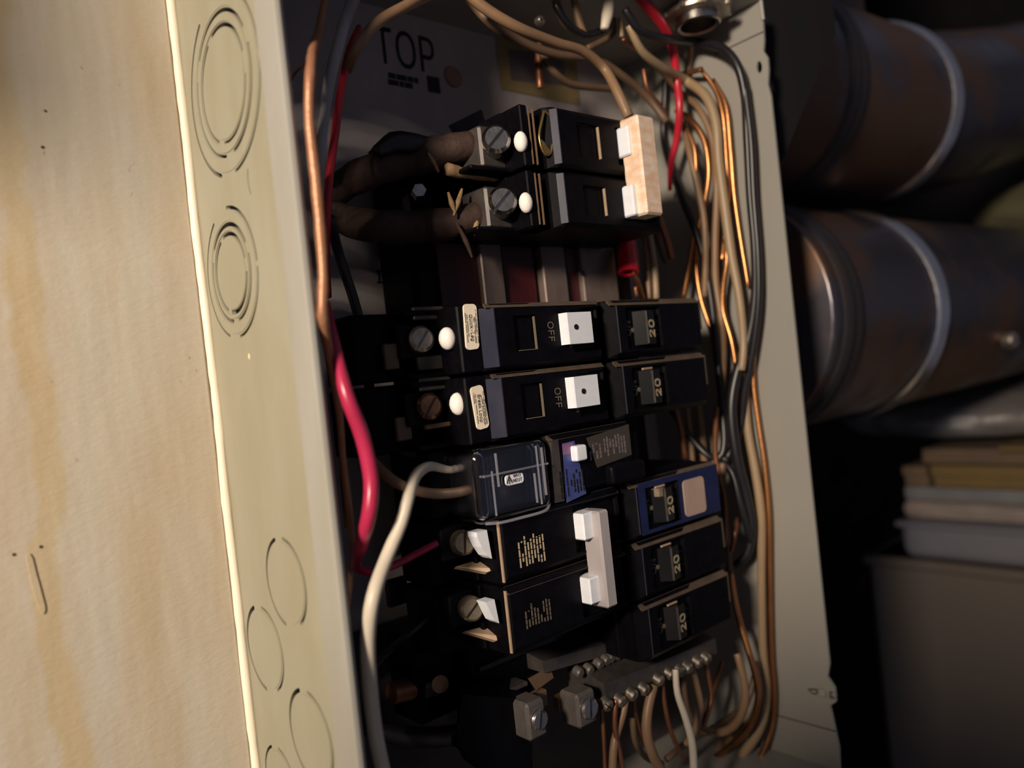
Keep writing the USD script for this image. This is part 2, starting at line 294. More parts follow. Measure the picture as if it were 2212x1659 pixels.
for yy_ in (-.43, -.205):
    for dx_, x_ in ((.28, -.295), (-.30, -.345)):
        part('rail', mf.Manifold.hull_points(np.array([(x_+dx_*k_+u, yy_+v, zz_) for k_, zz_ in ((0, .02), (1, -1.5)) for u in (-.012, .012) for v in (-.01, .01)])), 'zinc', ld)
for k_ in range(1, 5):
    zz_ = .02-.30*k_; part('step', cbox(-.35+.055*k_, -.25+.055*k_, -.43, -.205, zz_-.012, zz_+.012, .003), 'zinc', ld)
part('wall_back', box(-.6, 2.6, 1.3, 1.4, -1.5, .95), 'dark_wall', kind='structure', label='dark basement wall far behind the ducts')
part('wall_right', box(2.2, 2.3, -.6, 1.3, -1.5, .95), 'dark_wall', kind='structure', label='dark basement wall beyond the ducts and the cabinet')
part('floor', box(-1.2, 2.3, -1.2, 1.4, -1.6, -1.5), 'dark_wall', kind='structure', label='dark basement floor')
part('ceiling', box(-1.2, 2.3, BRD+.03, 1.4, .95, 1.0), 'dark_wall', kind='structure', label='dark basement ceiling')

# ================================================================ THE PANEL BOX
pan = thing('electrical_panel', 'open beige steel breaker panel box with round knockouts, set against the cream board', 'electrical panel', (0, 0, Z0))
def ring_arcs(c, r, w_, spans):
    out = []
    for a0, a1 in spans:
        t = np.radians(np.linspace(a0, a1, max(6, int(abs(a1-a0)/4))))
        out.append(sg.LineString([(c[0]+r*math.cos(k), c[1]+r*math.sin(k)) for k in t]).buffer(w_/2*random.uniform(.8, 1.25)))
    return out
wall = sg.box(.0135, Z0, DEP, Z1); cuts = []; discs = []
def knock(px, py, radii, spans):
    c = at(px, py, x=0)[1:]; z = np.linalg.norm(at(px, py, x=0)-EYE)
    for rp, sp in zip(radii, spans):
        cuts.extend(ring_arcs(c, rp*(at(px, py, x=0)-EYE)@FW/F, .00125, sp))
    discs.append((c, [rp*(at(px, py, x=0)-EYE)@FW/F for rp in radii]))
# angles: 0 points into the wall (left in the picture), 90 up
A1 = [(-62, 60), (75, 165), (190, 282)]; A2 = [(-80, 20), (40, 150), (168, 262)]; A3 = [(95, 178), (185, 265), (-70, 60)]
knock(482, 183, (192, 150, 121), (A3, A2, A1)); knock(500, 590, (139, 104, 84), (A3, A2, A1))
knock(617, 1259, (97,), ([(-75, 70), (96, 235)],)); knock(572, 1402, (92,), ([(-80, 66), (95, 240)],))
knock(671, 1592, (100,), ([(-75, 70), (96, 240)],)); knock(607, 1692, (78,), ([(-70, 66), (96, 240)],))
c = at(536, 392, x=0)[1:]; cuts.extend(ring_arcs((c[0]-.0085, c[1]), .0085, .0008, [(-28, 24)]))
side = plate_x(wall, 0, .0015)
for s in cuts: side = side-plate_x(s, -.001, .003)
ls = part('left_side', side, 'steel_paint', pan)
for (c, rs) in discs:
    ring = sg.Point(*c).buffer(rs[0]-.0012, 32)
    if len(rs) > 1: ring = ring.difference(sg.Point(*c).buffer(rs[1]+.0012, 32))
    for s in cuts: ring = ring.difference(s.buffer(.0003))
    part('knockout', plate_x(ring.intersection(wall), -.00018, .0003), 'steel_paint', ls)
    for i in (1, 2)[:len(rs)-1]:
        q = sg.Point(*c).buffer(rs[i]-.0010, 32)
        if i == 1: q = q.difference(sg.Point(*c).buffer(rs[2]+.0010, 32))
        for s in cuts: q = q.difference(s.buffer(.0003))
        part('knockout', plate_x(q.intersection(wall), -.0003 if i == 1 else -.0002, .0003), 'steel_paint', ls)
p = at(538, 770, x=0); part('paint_speck', mf.Manifold.sphere(.0008, 12).scale([.3, .7, 1.3]).translate(list(p)), 'speck', ls)
p = at(538, 392, x=0)
# the front 13 mm of the side, rolled and a little proud
part('front_lip', prism_z([(-.0012, .0138), (-.0016, .011), (-.0016, .0016), (-.0010, .0003), (.0002, 0), (.0014, .0006), (.0016, .002), (.0016, .0138)], Z0, Z1), 'lip_paint', pan, smooth=40)
# right side: front edge with its two mounting tabs
tz1, tz2 = at(1640, 145, x=WID)[2], at(1790, 1500, x=WID)[2]
prof = [(DEP, Z0), (.0012, Z0), (.0004, Z0+.012), (.0022, tz2-.011), (.0030, tz2-.006), (-.0006, tz2-.003), (-.0008, tz2+.004), (.0026, tz2+.009), (.0008, tz2+.016), (.0006, 0.0), (.0006, tz1-.016),
        (.0016, tz1-.010), (.0004, tz1-.003), (.0002, tz1+.003), (.0022, tz1+.007), (.0012, tz1+.012), (.0008, tz1+.02), (.0006, Z1), (DEP, Z1)]
rs_ = sg.Polygon(prof).difference(sa.scale(sg.Point(.0052, tz1).buffer(.0015), 1, 2.0))
rsp = part('right_side', plate_x(rs_, WID, WID+.0015), 'inner_paint', pan)
part('mounting_tab', cbox(WID-.0022, WID+.0008, .0040, .0078, tz2-.0016, tz2+.0022, .0006), 'lip_paint', rsp)
part('tab_screw', screw((WID+.001, .0022, tz2), (0, -1, 0), .0022, .0025), 'zinc', rsp)
for zz, y1, k in ((at(1750, 1564, x=WID)[2], .040, 0), (at(1615, 84, x=WID)[2], .03, 0)):
    part('fold_seam', tube([(WID-.00005, .001, zz), (WID-.00005, y1, zz-.0005)], .00035, 6, .01), 'grey_plate', rsp)
part('punched_slot', tube([(WID-.0001, .008, tz2+.001), (WID-.0001, .014, tz2), (WID-.0001, .0105, tz2-.0016), (WID-.0001, .008, tz2+.001)], .0004, 6, .002), 'grey_plate', rsp)
part('rolled_edge', cyl((WID+.0004, .0008, tz1+.022), (0, 0, 1), .0010, Z1-tz1-.022, seg=10), 'lip_paint', rsp, smooth=40)
bk = part('back_panel', box(.0015, WID, DEP, DEP+.0015, Z0, Z1), 'back_paint', pan)
part('bottom_side', box(.0015, WID, .0005, DEP, Z0-.0015, Z0), 'inner_paint', pan)
part('top_side', box(.0015, WID, .0005, DEP, Z1, Z1+.0015), 'inner_paint', pan)
# print and stickers on the back
yb = DEP-.0002
a = at(876, 108, yb); v, f = words('TOP', .017, 0, 0, 0, 'flat'); part('printed_word', (v*np.array([.72, 1, 1])+np.array([a[0], yb, a[2]]), f), 'hole_dark', bk)
x0, x1, z0, z1 = rect(838, 158, 915, 195, yb); part('small_print', bars(x0, x1, z0+.001, z1-.001, yb, 2, 'x', 3, .8), 'hole_dark', bk)
x0, x1, z0, z1 = rect(924, 166, 950, 200, yb); part('print_block', box(x0, x1, yb-.0001, yb, z0, z1), 'hole_dark', bk)
a = at(880, 598, yb); part('printed_number', words('IM 1A10', .0058, a[0], yb, a[2], 'flat'), 'hole_dark', bk)
a = at(893, 578, yb); part('printed_number', words('CAT NO', .0045, a[0], yb, a[2], 'flat'), 'hole_dark', bk)
for px, py, r, mt in ((979, 166, .0052, 'rust_spot'), (876, 628, .0040, 'hole_dark'), (947, 625, .0028, 'hole_dark')):
    a = at(px, py, DEP-.0004); part('plug', cyl(a, (0, -1, 0), r, .0008, r*.9), mt, bk, smooth=40)
yl = DEP-.0004
L = [at(*p, yl) for p in ((1070, 72), (1240, 88), (1252, 228), (1082, 192))]
lab = part('rating_sticker', plate_y([(q[0], q[2]) for q in L], yl-.0002, yl), 'sticker_yellow', bk)
L = [at(*p, yl) for p in ((1096, 106), (1215, 118), (1224, 186), (1104, 174))]; part('sticker_panel', plate_y([(q[0], q[2]) for q in L], yl-.0003, yl-.0002), 'sticker_grey', lab)
part('shade_sheet', cbox(.004, .258, .0925, .0945, Z0+.002, -.100, .0006), 'shade_dark', pan, label='added dark sheet that puts shade on the lower back')  # dark sheet added to darken the lower back like shade
# moulded black base under the breakers, bus bars and the red insulating sheet between main and branch breakers
part('breaker_base', cbox(.0765, .212, .060, .086, -.128, .104, .002), 'black_plastic', pan)
y0 = .0595
for l, t, r, b in ((945, 540, 1040, 646), (1086, 548, 1152, 648), (1222, 550, 1256, 640)):
    a0, a1, c0, c1 = rect(l, t, r, b, y0); part('red_insulator', box(a0, a1, y0-.0012, y0+.001, .028, .058), 'red_base', pan)
for l, r in ((1040, 1086), (1172, 1222), (1256, 1330)):
    a0, a1, c0, c1 = rect(l, 545, r, 648, y0-.003); part('bus_bar', cbox(a0, a1, y0-.004, y0+.001, .026, .058, .0005), 'tinned_bus', pan)
a = at(1258, 590, y0-.0045); part('bus_slot', cyl(a, (0, -1, 0), .0013, .0006), 'hole_dark', pan)

# ================================================================ BREAKERS
PITCH = .0259; ROW = lambda k: .0272-PITCH*k; H = .0246; FACE = .016
def front_block(x0, x1, z0, z1, y=FACE, yd=.034, bl=.0045, ct=.0016, er=.0012, by=None):
    by = bl if by is None else by
    """The raised front: sloping left flank, chamfered top and bottom edges."""
    P = []
    for Z, zz in ((z0, z0+ct), (z1, z1-ct)):
        P += [(x0, yd, Z), (x1, yd, Z), (x0, y+by, Z), (x1, y+ct, Z), (x0+bl, y, zz), (x1-er, y, zz), (x0+bl*.8, y+ct*.9, Z)] if by > .002 else [(x0, yd, Z), (x1, yd, Z), (x0, y+by, Z), (x1, y+ct, Z), (x0+bl, y, zz), (x1-er, y, zz)]
    return mf.Manifold.hull_points(np.array(P))
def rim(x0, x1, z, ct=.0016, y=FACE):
    """A paler strip along the top edge, painting light onto the chamfer."""
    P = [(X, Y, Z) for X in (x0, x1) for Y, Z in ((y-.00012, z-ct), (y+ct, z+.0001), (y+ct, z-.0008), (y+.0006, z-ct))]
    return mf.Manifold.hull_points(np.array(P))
def right_breaker(k, label, sticker=False):
    z1 = ROW(k); z0 = z1-H; x0, x1 = .1425, .2060
    t = thing('circuit_breaker', label, 'circuit breaker', ((x0+x1)/2, .03, z0))
    body = front_block(x0, x1, z0, z1, ct=.0023)
    hx, hz = .1640, (z0+z1)/2
    well = cbox(hx-.0115, hx+.0125, FACE-.001, FACE+.0018, z0+.0030, z1-.0034, .001)
    body = body-well
    b = part('body', body+cbox(x0-.001, x1+.002, .030, .060, z0-.0002, z1+.0002, .0008), 'black_plastic', t)
    part('lit_rim', rim(x0+.001, x1-.0005, z1, .0023), 'lit_rim_plastic', b)
    part('lit_end_rim', box(x1-.0010, x1+.0004, FACE+.0002, FACE+.0030, z1-.0150, z1-.0012), 'lit_rim_plastic', b)  # thin pale strip painting the lit right end
    fl = [(x0+.0006, FACE+.0042), (x0+.0046, FACE-.0001), (x0+.0050, FACE-.0001), (x0+.0050, FACE+.0005), (x0+.0012, FACE+.0046)]
    part('flank', prism_z(fl, z0+.0022, z1-.0020), 'bevel_sheen', b)
    hd = mf.Manifold.hull_points(np.array([(X, Y, Z) for Z in (z0+.0048, z1-.0052) for X, Y in ((hx-.0050, FACE+.0018), (hx+.0062, FACE+.0018), (hx-.0012, FACE-.0030), (hx+.0050, FACE-.0018))]))
    h = part('handle', hd, 'black_gloss', t)
    part('handle_glint', cbox(hx-.0018, hx-.0010, FACE-.0034, FACE-.0024, z0+.0050, z1-.0054, .0002), 'grey_plate', h)  # grey strip painting the glint along the handle
    v, f = words('20', .0048, 0, 0, 0, 'up', bold=True); th = math.atan2(.0012, .0062); R_ = np.array([[math.cos(th), -math.sin(th), 0], [math.sin(th), math.cos(th), 0], [0, 0, 1]])
    part('rating_number', (v@R_.T+np.array([hx+.0021, FACE-.00248, hz-.0008]), f), 'cream_ink', h)
    part('rest_window', cbox(hx-.0040, hx+.0028, FACE-.0002, FACE+.0008, z1-.0050, z1-.0040, .0003), 'tan_plate', b) if k not in (0,) else None
    part('switch_word', words('ON', .0034, hx-.0088, FACE+.0017, hz, 'up'), 'faint_ink', b)
    part('dot_mark', cyl((hx-.0058, FACE+.0017, hz-.0008), (0, -1, 0), .0010, .0002, seg=12), 'dim_ink', b)
    part('switch_word', words('OFF', .0030, hx+.0108, FACE+.0017, hz, 'up'), 'faint_ink', b)
    if sticker:
        yy = FACE-.0002
        st = sg.box(x0+.0060, z0+.0014, x1-.0006, z1-.0012).difference(sg.box(hx-.0110, z0+.0030, hx+.0120, z1-.0036))
        sh_ = mf.CrossSection([np.array(sg.polygon.orient(st).exterior.coords[:-1])]+[np.array(i.coords[:-1]) for i in sg.polygon.orient(st).interiors]).extrude(.0002).transform(np.array([[1, 0, 0, 0], [0, 0, -1, yy+.0002], [0, 1, 0, 0]], float))
        part('blue_label', sh_, 'blue_sticker', b)
        a0, a1, c0, c1 = rect(1477, 1032, 1523, 1112, yy-.0002); q = sg.box(a0+.0022, c0+.0022, a1-.0022, c1-.0022).buffer(.0022)
        part('paper_sticker', plate_y(list(q.exterior.coords[:-1]), yy-.0004, yy), 'pink_paper', b, label='rounded pinkish paper sticker')
        part('handle_cap', mf.Manifold.hull_points(np.array([(X, Y, Z) for Z in (z1-.0085, z1-.0050) for X, Y in ((hx-.0045, FACE+.0018), (hx+.0010, FACE+.0018), (hx-.0035, FACE-.0016), (hx-.0006, FACE-.0026))])), 'dull_screw', h)
    return t
right_breaker(0, 'black 20 amp breaker, topmost of the right-hand column, under the wires')
right_breaker(1, 'black 20 amp breaker second from top on the right, above the empty slot')
right_breaker(3, 'black 20 amp breaker with blue label and pinkish paper sticker', True)
right_breaker(4, 'black 20 amp breaker just below the blue-labelled one')
right_breaker(5, 'black 20 amp breaker lowest in the right column, above the neutral bar')

def terminals(t, b, z1, sx, sz, yy, dome_px=None, mt='zinc', slot=True, r=.0048):
    part('terminal_screw', screw((sx, yy, sz), (-.25, -.95, .15)/np.linalg.norm((-.25, -.95, .15)), r, .0045, slot, .9), mt, t, smooth=40)

def left_off_breaker(k, label, word, scr, mt, dome, plates, lab):
    z1 = ROW(k); z0 = z1-H; x0, x1 = .0744, .1365
    t = thing('circuit_breaker', label, 'circuit breaker', (.1, .03, z0))
    body = front_block(x0, x1, z0, z1, bl=.0054, by=.0030)
    body = body-cbox(.0890, .1005, FACE-.001, FACE+.0016, z0+.0062, z1-.0048, .0004)-cbox(.1195, .1358, FACE-.001, FACE+.002, z0+.004, z1-.0028, .0006)
    body = body+cbox(.0652, .0760, .0187, .045, z0, z1, .0006)+cbox(.0330, .0700, .0385, .060, z0, z1, .0008)+cbox(.066, x1, .034, .060, z0, z1, .0006)
    for s in (0, 1): body = body+cbox(.0500, .0655, .0300, .050, (z0, z1-.0018)[s], (z0+.0018, z1)[s], .0004)
    b = part('body', body, 'black_plastic', t)
    part('lit_rim', rim(x0+.002, x1-.0006, z1), 'lit_rim_plastic', b)
    part('flank', prism_z([(x0-.0001, FACE+.0030), (x0+.0053, FACE-.0001), (x0+.0058, FACE-.0001), (x0+.0058, FACE+.0005), (x0+.0002, FACE+.0036)], z0+.0012, z1-.0016), 'bevel_sheen', b)
    for u in ((.0996, .0999, z0+.0066, z1-.0054), (.0910, .0998, z0+.0064, z0+.0067)):
        part('well_glint', box(u[0], u[1], FACE-.0002, FACE+.0010, u[2], u[3]), 'dim_ink', b)  # thin pale lines painting the highlight on the recess edges
    part('switch_word', words('OFF', .0031, .1078, FACE-.0001, (z0+z1)/2+.0006, 'down'), 'dim_ink', b)
    part('rest_window', box(.1172, .1186, FACE-.0001, FACE+.0005, z0+.006, z1-.006), 'faint_ink', b)
    a0, a1, c0, c1 = rect(*plates[0], FACE-.0035)
    h = part('handle', mf.Manifold.hull_points(np.array([(X, Y, Z) for Z in (c0, c1) for X, Y in ((a0-.0006, FACE+.0018), (a1+.0012, FACE+.0018), (a0, FACE-.0032), (a0+.0008, FACE-.0038), (a1-.0004, FACE-.0038), (a1, FACE-.0030))])), 'white_plastic', t, label='square white handle with a dark pin hole')
    q = at(*plates[1], FACE-.0040); part('pin_hole', cyl(q+[0, .0008, 0], (0, -1, 0), .0011, .0009, seg=12), 'hole_dark', h)
    # paper label on the lower shelf
    ys = .0186; q = [at(*p, ys) for p in lab]; pl = sg.Polygon([(v[0], v[2]) for v in q]).buffer(-.0016).buffer(.0016)
    s = part('paper_label', plate_y(list(pl.exterior.coords[:-1]), ys-.0005, ys+.0002), 'paper_label', t, label='rounded cream paper label with fine print')
    c_ = np.mean([(v[0], v[2]) for v in q], 0); part('label_word', words(word, .0014, c_[0]-.0002, ys-.0005, c_[1]-.0004, 'down'), 'label_ink', s)
    bx0, bx1 = c_[0]-.0031, c_[0]+.0031
    part('fine_print', bars(bx0+.0040, bx1-.0004, c_[1]-.0068, c_[1]+.0062, ys-.0005, 4, 'z', k+5, .3)+bars(bx0+.0004, bx0+.0018, c_[1]-.0066, c_[1]+.0062, ys-.0005, 2, 'z', k+9, .3, skip=.45), 'label_ink', s)
    yy = .0300; q = at(*scr, yy); terminals(t, b, z1, q[0], q[2], yy+.003, mt=mt)
    part('clamp_plate', cbox(q[0]-.0085, q[0]+.0045, yy+.003, yy+.006, q[2]-.0062, q[2]+.0062, .0006), 'strap_steel', t)
    q = at(*dome, .0235); part('white_plug', mf.Manifold.sphere(.0040, 20).scale([.8, .8, 1.05]).translate([q[0]-.0004, .0240, q[2]]), 'white_dome', t, smooth=True, label='white domed plug')
    for (l, tt, r, bb, y_, m_) in plates[2:]:
        a0, a1, c0, c1 = rect(l, tt, r, bb, y_); part('terminal_strap', cbox(a0, a1, y_, y_+.002, c0, c1, .0004), m_, t)
    return t
left_off_breaker(0, 'black breaker with white square handle and cream label, directly below the main breaker', 'Quick-Lag', (915, 735), 'zinc', (970, 731),
    [(1224, 674, 1280, 742), (1245, 706), (893, 662, 960, 690, .031, 'grey_plate'), (904, 768, 970, 798, .031, 'grey_plate'), (832, 742, 862, 798, .035, 'dull_tan')],
    [(999, 657), (1027, 657), (1034, 753), (1006, 757)])
left_off_breaker(1, 'black breaker with white square handle and cream label, directly above the clear-covered breaker', 'Break Loop', (932, 880), 'copper_screw', (993, 872),
    [(1238, 811, 1294, 878), (1261, 845), (906, 810, 975, 842, .031, 'grey_plate'), (920, 912, 1004, 922, .030, 'dull_tan'), (858, 900, 890, 952, .035, 'dull_tan')],
    [(1014, 838), (1040, 830), (1056, 922), (1030, 930)])

# breaker with the clear terminal cover and the white test button
k = 2; z1 = ROW(2); z0 = z1-H
t = thing('safety_breaker', 'black ground-fault breaker with clear plastic terminal cover and white test button', 'circuit breaker', (.1, .03, z0))
body = front_block(.1000, .1480, z0, z1, bl=.003)+cbox(.0560, .150, .034, .060, z0, z1, .0006)+cbox(.140, .155, .0185, .04, z0+.001, z1-.004, .0008)
b = part('body', body, 'black_plastic', t)
part('lit_rim', rim(.1005, .1475, z1, .002), 'lit_rim_plastic', b)
pq = [at(*p, FACE+.001) for p in ((1186, 952), (1201, 948), (1215, 1082), (1196, 1086))]
part('cover_rail', plate_y([(q[0], q[2]) for q in pq], FACE-.0002, FACE+.012), 'grey_plate', t)
ya = FACE-.0002
def quad(nm, pts, y, th, m_, par):
    q = [at(*p, y) for p in pts]; return part(nm, plate_y([(v[0], v[2]) for v in q], y-th, y), m_, par)
s = quad('blue_label', ((1214, 958), (1240, 952), (1266, 1066), (1224, 1086)), ya, .0002, 'blue_print', t)
quad('purple_band', ((1214, 960), (1237, 955), (1240, 978), (1216, 983)), ya-.0002, .0001, 'purple_print', s)
a0, a1, c0, c1 = rect(1230, 1010, 1262, 1066, ya); part('fine_print', bars(a0, a1, c0, c1, ya-.0002, 5, 'z', 21, .5)+bars(a0-.0058, a0-.0004, c0-.001, c1+.002, ya-.0002, 3, 'z', 22, .3), 'hole_dark', s)
s = quad('rating_label', ((1266, 946), (1357, 916), (1364, 982), (1290, 1010)), ya, .0002, 'faint_ink', t)
a0, a1, c0, c1 = rect(1302, 930, 1352, 990, ya); part('fine_print', bars(a0, a1, c0+.0012, c1-.0006, ya-.0002, 8, 'z', 23, .5), 'grey_print', s)
a0, a1, c0, c1 = rect(1270, 946, 1300, 1000, ya); part('fine_print', bars(a0, a1, c0+.001, c1-.001, ya-.0002, 4, 'z', 24, .5), 'grey_print', s)
a0, a1, c0, c1 = rect(1243, 961, 1268, 996, FACE-.003); part('test_button', rbox(a0, a1, FACE-.0036, FACE+.002, c0, c1, .001), 'white_plastic', t, smooth=40, label='small white square test button')
a0, a1, c0, c1 = rect(1316, 996, 1390, 1042, FACE-.002); part('handle', rbox(a0, a1, FACE-.004, FACE+.003, c0, c1, .002), 'black_plastic', t, smooth=40)
# clear cover: an open rounded shell
cx0, cx1, cz0, cz1 = .0620, .0985, -.0520, -.0240
outer = rbox(cx0, cx1, .0135, .060, cz0, cz1, .0045, 20); inner = rbox(cx0+.0012, cx1-.0012, .0147, .070, cz0+.0012, cz1-.0012, .0036, 20)
cov = (outer-inner)-box(.0, .2, .044, .09, -.1, .1)
cv = part('terminal_cover', cov, 'clear_plastic', t, smooth=35, label='clear plastic cover over the terminals')
zr = (at(1080, 1022, .0145)[2]); part('cover_rib', cbox(cx0+.003, cx1-.002, .0130, .0160, zr-.0004, zr+.0004, .0002), 'highlight_plastic', cv)
part('cover_hem', tube([(cx0+.003, .0150, cz0+.0008), (cx0+.008, .0138, cz0+.0002), ((cx0+cx1)/2, .0136, cz0), (cx1-.005, .0138, cz0+.0004), (cx1-.001, .0160, cz0+.002)], .0006, 8, .002), 'highlight_plastic', cv, smooth=True)
for xx, za_, zb_, rr_ in ((.0690, .003, .019, .0004), (.0715, .013, .025, .0005), (.0890, .004, .015, .0005), (.0912, .003, .025, .0004), (.0938, .006, .024, .0006)): part('cover_streak', cyl((xx, .0134, cz0+za_), (0, 0, 1), rr_, zb_-za_, seg=10), 'highlight_plastic', cv, smooth=True)  # pale strips painting bright vertical highlight streaks on the cover
a0, a1, c0, c1 = rect(1091, 1024, 1130, 1046, .0125); pl = sg.box(a0+.0012, c0+.0012, a1-.0012, c1-.0012).buffer(.0012)
s = part('arrow_sticker', plate_y(list(pl.exterior.coords[:-1]), .0122, .0128), 'white_plastic', cv, label='tiny white sticker with an arrow')
ca = at(1100, 1036, .0122); part('arrow_mark', plate_y([(ca[0]+u*.001, ca[2]+v*.001) for u, v in ((-1.4, -1), (-1.1, -1.6), (0, .5), (1.1, -1.6), (1.4, -1), (0, 1.8))], .0121, .0122)+box(ca[0]-.0002, ca[0]+.0002, .0121, .0122, ca[2]-.0017, ca[2]), 'label_ink', s)
cb = at(1117, 1030, .0122); part('sticker_print', words('WHT', .0012, cb[0], .0122, cb[2]+.0006)[0:2], 'label_ink', s); part('sticker_print', words('NEUT', .0012, cb[0], .0122, cb[2]-.0011)[0:2], 'label_ink', s)
for px, py, m_ in ((1075, 992, 'dull_copper'), (1103, 1062, 'dull_screw')):
    q = at(px, py, .031); part('terminal_screw', screw((q[0], .033, q[2]), (-.2, -.97, .1)/np.linalg.norm((-.2, -.97, .1)), .0044, .004, True, 1.0), m_, t, smooth=40)
    part('terminal_well', cbox(q[0]-.0062, q[0]+.0062, .0340, .0365, q[2]-.0062, q[2]+.0062, .0008), 'black_gloss', t)
q = at(1136, 1061, .0170); part('yellow_tab', rbox(q[0]-.0021, q[0]+.0021, .0165, .026, q[2]-.0020, q[2]+.0020, .0006), 'yellow_plastic', t, label='small yellow tab under the clear cover')
q = at(1159, 1072, .0170); part('white_tab', rbox(q[0]-.0014, q[0]+.0014, .0165, .026, q[2]-.004, q[2]+.004, .0008), 'white_plastic', t)
q = at(1117, 996, .0190); part('brass_tab', rbox(q[0]-.0009, q[0]+.0009, .0185, .028, q[2]-.0022, q[2]+.0022, .0004), 'brass', t)

# two-pole breaker with the grey tie bar
t = thing('double_breaker', 'black two-pole breaker with grey handle tie bar and slotted terminal screws', 'circuit breaker', (.1, .03, ROW(4)-H))
for k, scr, wp, wp2, tri, txt in ((3, (1003, 1172), (1033, 1146, 1060, 1212), None, ((984, 1224), (1040, 1207), (1075, 1228), (1052, 1236)), (1118, 1152, 1178, 1222)), (4, (1021, 1314), (1052, 1296, 1076, 1352), None, ((1002, 1364), (1054, 1351), (1092, 1376), (1072, 1384)), (1132, 1296, 1192, 1350))):
    z1 = ROW(k); z0 = z1-H
    body = front_block(.0720, .1370, z0, z1, bl=.0012, ct=.0022)-cbox(.1090, .1360, FACE-.001, FACE+.0026, z0+.003, z1-.003, .0006)+cbox(.0700, .137, .030, .060, z0, z1, .0006)+cbox(.0560, .072, .0385, .060, z0, z1, .0008)
    b = part('body', body, 'black_plastic', t)
    part('lit_rim', rim(.0725, .1365, z1, .0024), 'lit_rim_plastic' if k == 4 else 'bevel_sheen', b)
    part('edge_line', box(.0719, .0724, FACE+.0006, FACE+.0018, z0+.0008, z1-.001), 'tan_plate', b)
    a0, a1, c0, c1 = rect(*txt, FACE-.0001); part('fine_print', bars(a0, a1, c0, c1, FACE-.0001, 9, 'z', 30+k, .45, skip=.25), 'cream_ink' if k == 3 else 'dim_ink', b)
    q = at(*scr, .0285); d_ = np.array((-.35, -.93, .1)); part('terminal_screw', screw((q[0], .0305, q[2]), d_/np.linalg.norm(d_), .0046, .0052, True, (1.45, .75)[k-3]), 'dull_screw', t, smooth=40)
    part('clamp_plate', cbox(q[0]-.0080, q[0]+.0030, .0315, .039, q[2]-.0058, q[2]+.0058, .0006), 'strap_steel', t)
    a0, a1, c0, c1 = rect(*wp, .0185); part('white_barrier', plate_y([(a0, c1), (a1-.001, c1), (a1, c0), (a1-.0018, c0+.0014), (a0+.0016, c0+.005), (a0, c0+.009)], .0185, .024), 'white_plastic', t, label='white barrier tab beside the screw')
    P = [at(*p, y_) for p, y_ in zip(tri, (.034, .031, .0225, .0250))]; P = [np.array(v) for v in P]; part('sloped_shelf', mf.Manifold.hull_points(np.array(P+[v+np.array([.0005, .002, -.0012]) for v in P])), 'tan_plate', t)
    a0, a1, c0, c1 = rect(*((1256, 1105, 1292, 1164), (1270, 1243, 1306, 1302))[k-3], FACE-.004)
    part('handle', cbox(a0, a1+.002, FACE-.005, FACE+.003, c0, c1, .0006), 'white_plastic', t, label='white handle held by the tie bar')
a0, a1, _, _ = rect(1290, 1100, 1330, 1200, FACE-.007); c1 = at(1310, 1098, FACE-.007)[2]; c0 = at(1325, 1308, FACE-.007)[2]
part('handle_tie', cbox(a0, a0+.0062, FACE-.0085, FACE+.001, c0, c1, .0008), 'grey_bar', t, label='grey metal bar tying the two handles')
t = thing('blank_filler', 'plain black filler plate under the two-pole breaker', 'filler plate', (.1, .03, ROW(5)-H))
part('plate', cbox(.074, .1385, .0480, .060, ROW(5)-H, ROW(5), .001), 'black_plastic', t); part('plate_ridge', cbox(.078, .132, .0465, .0485, ROW(5)-.014, ROW(5)-.011, .0006), 'black_gloss', t)

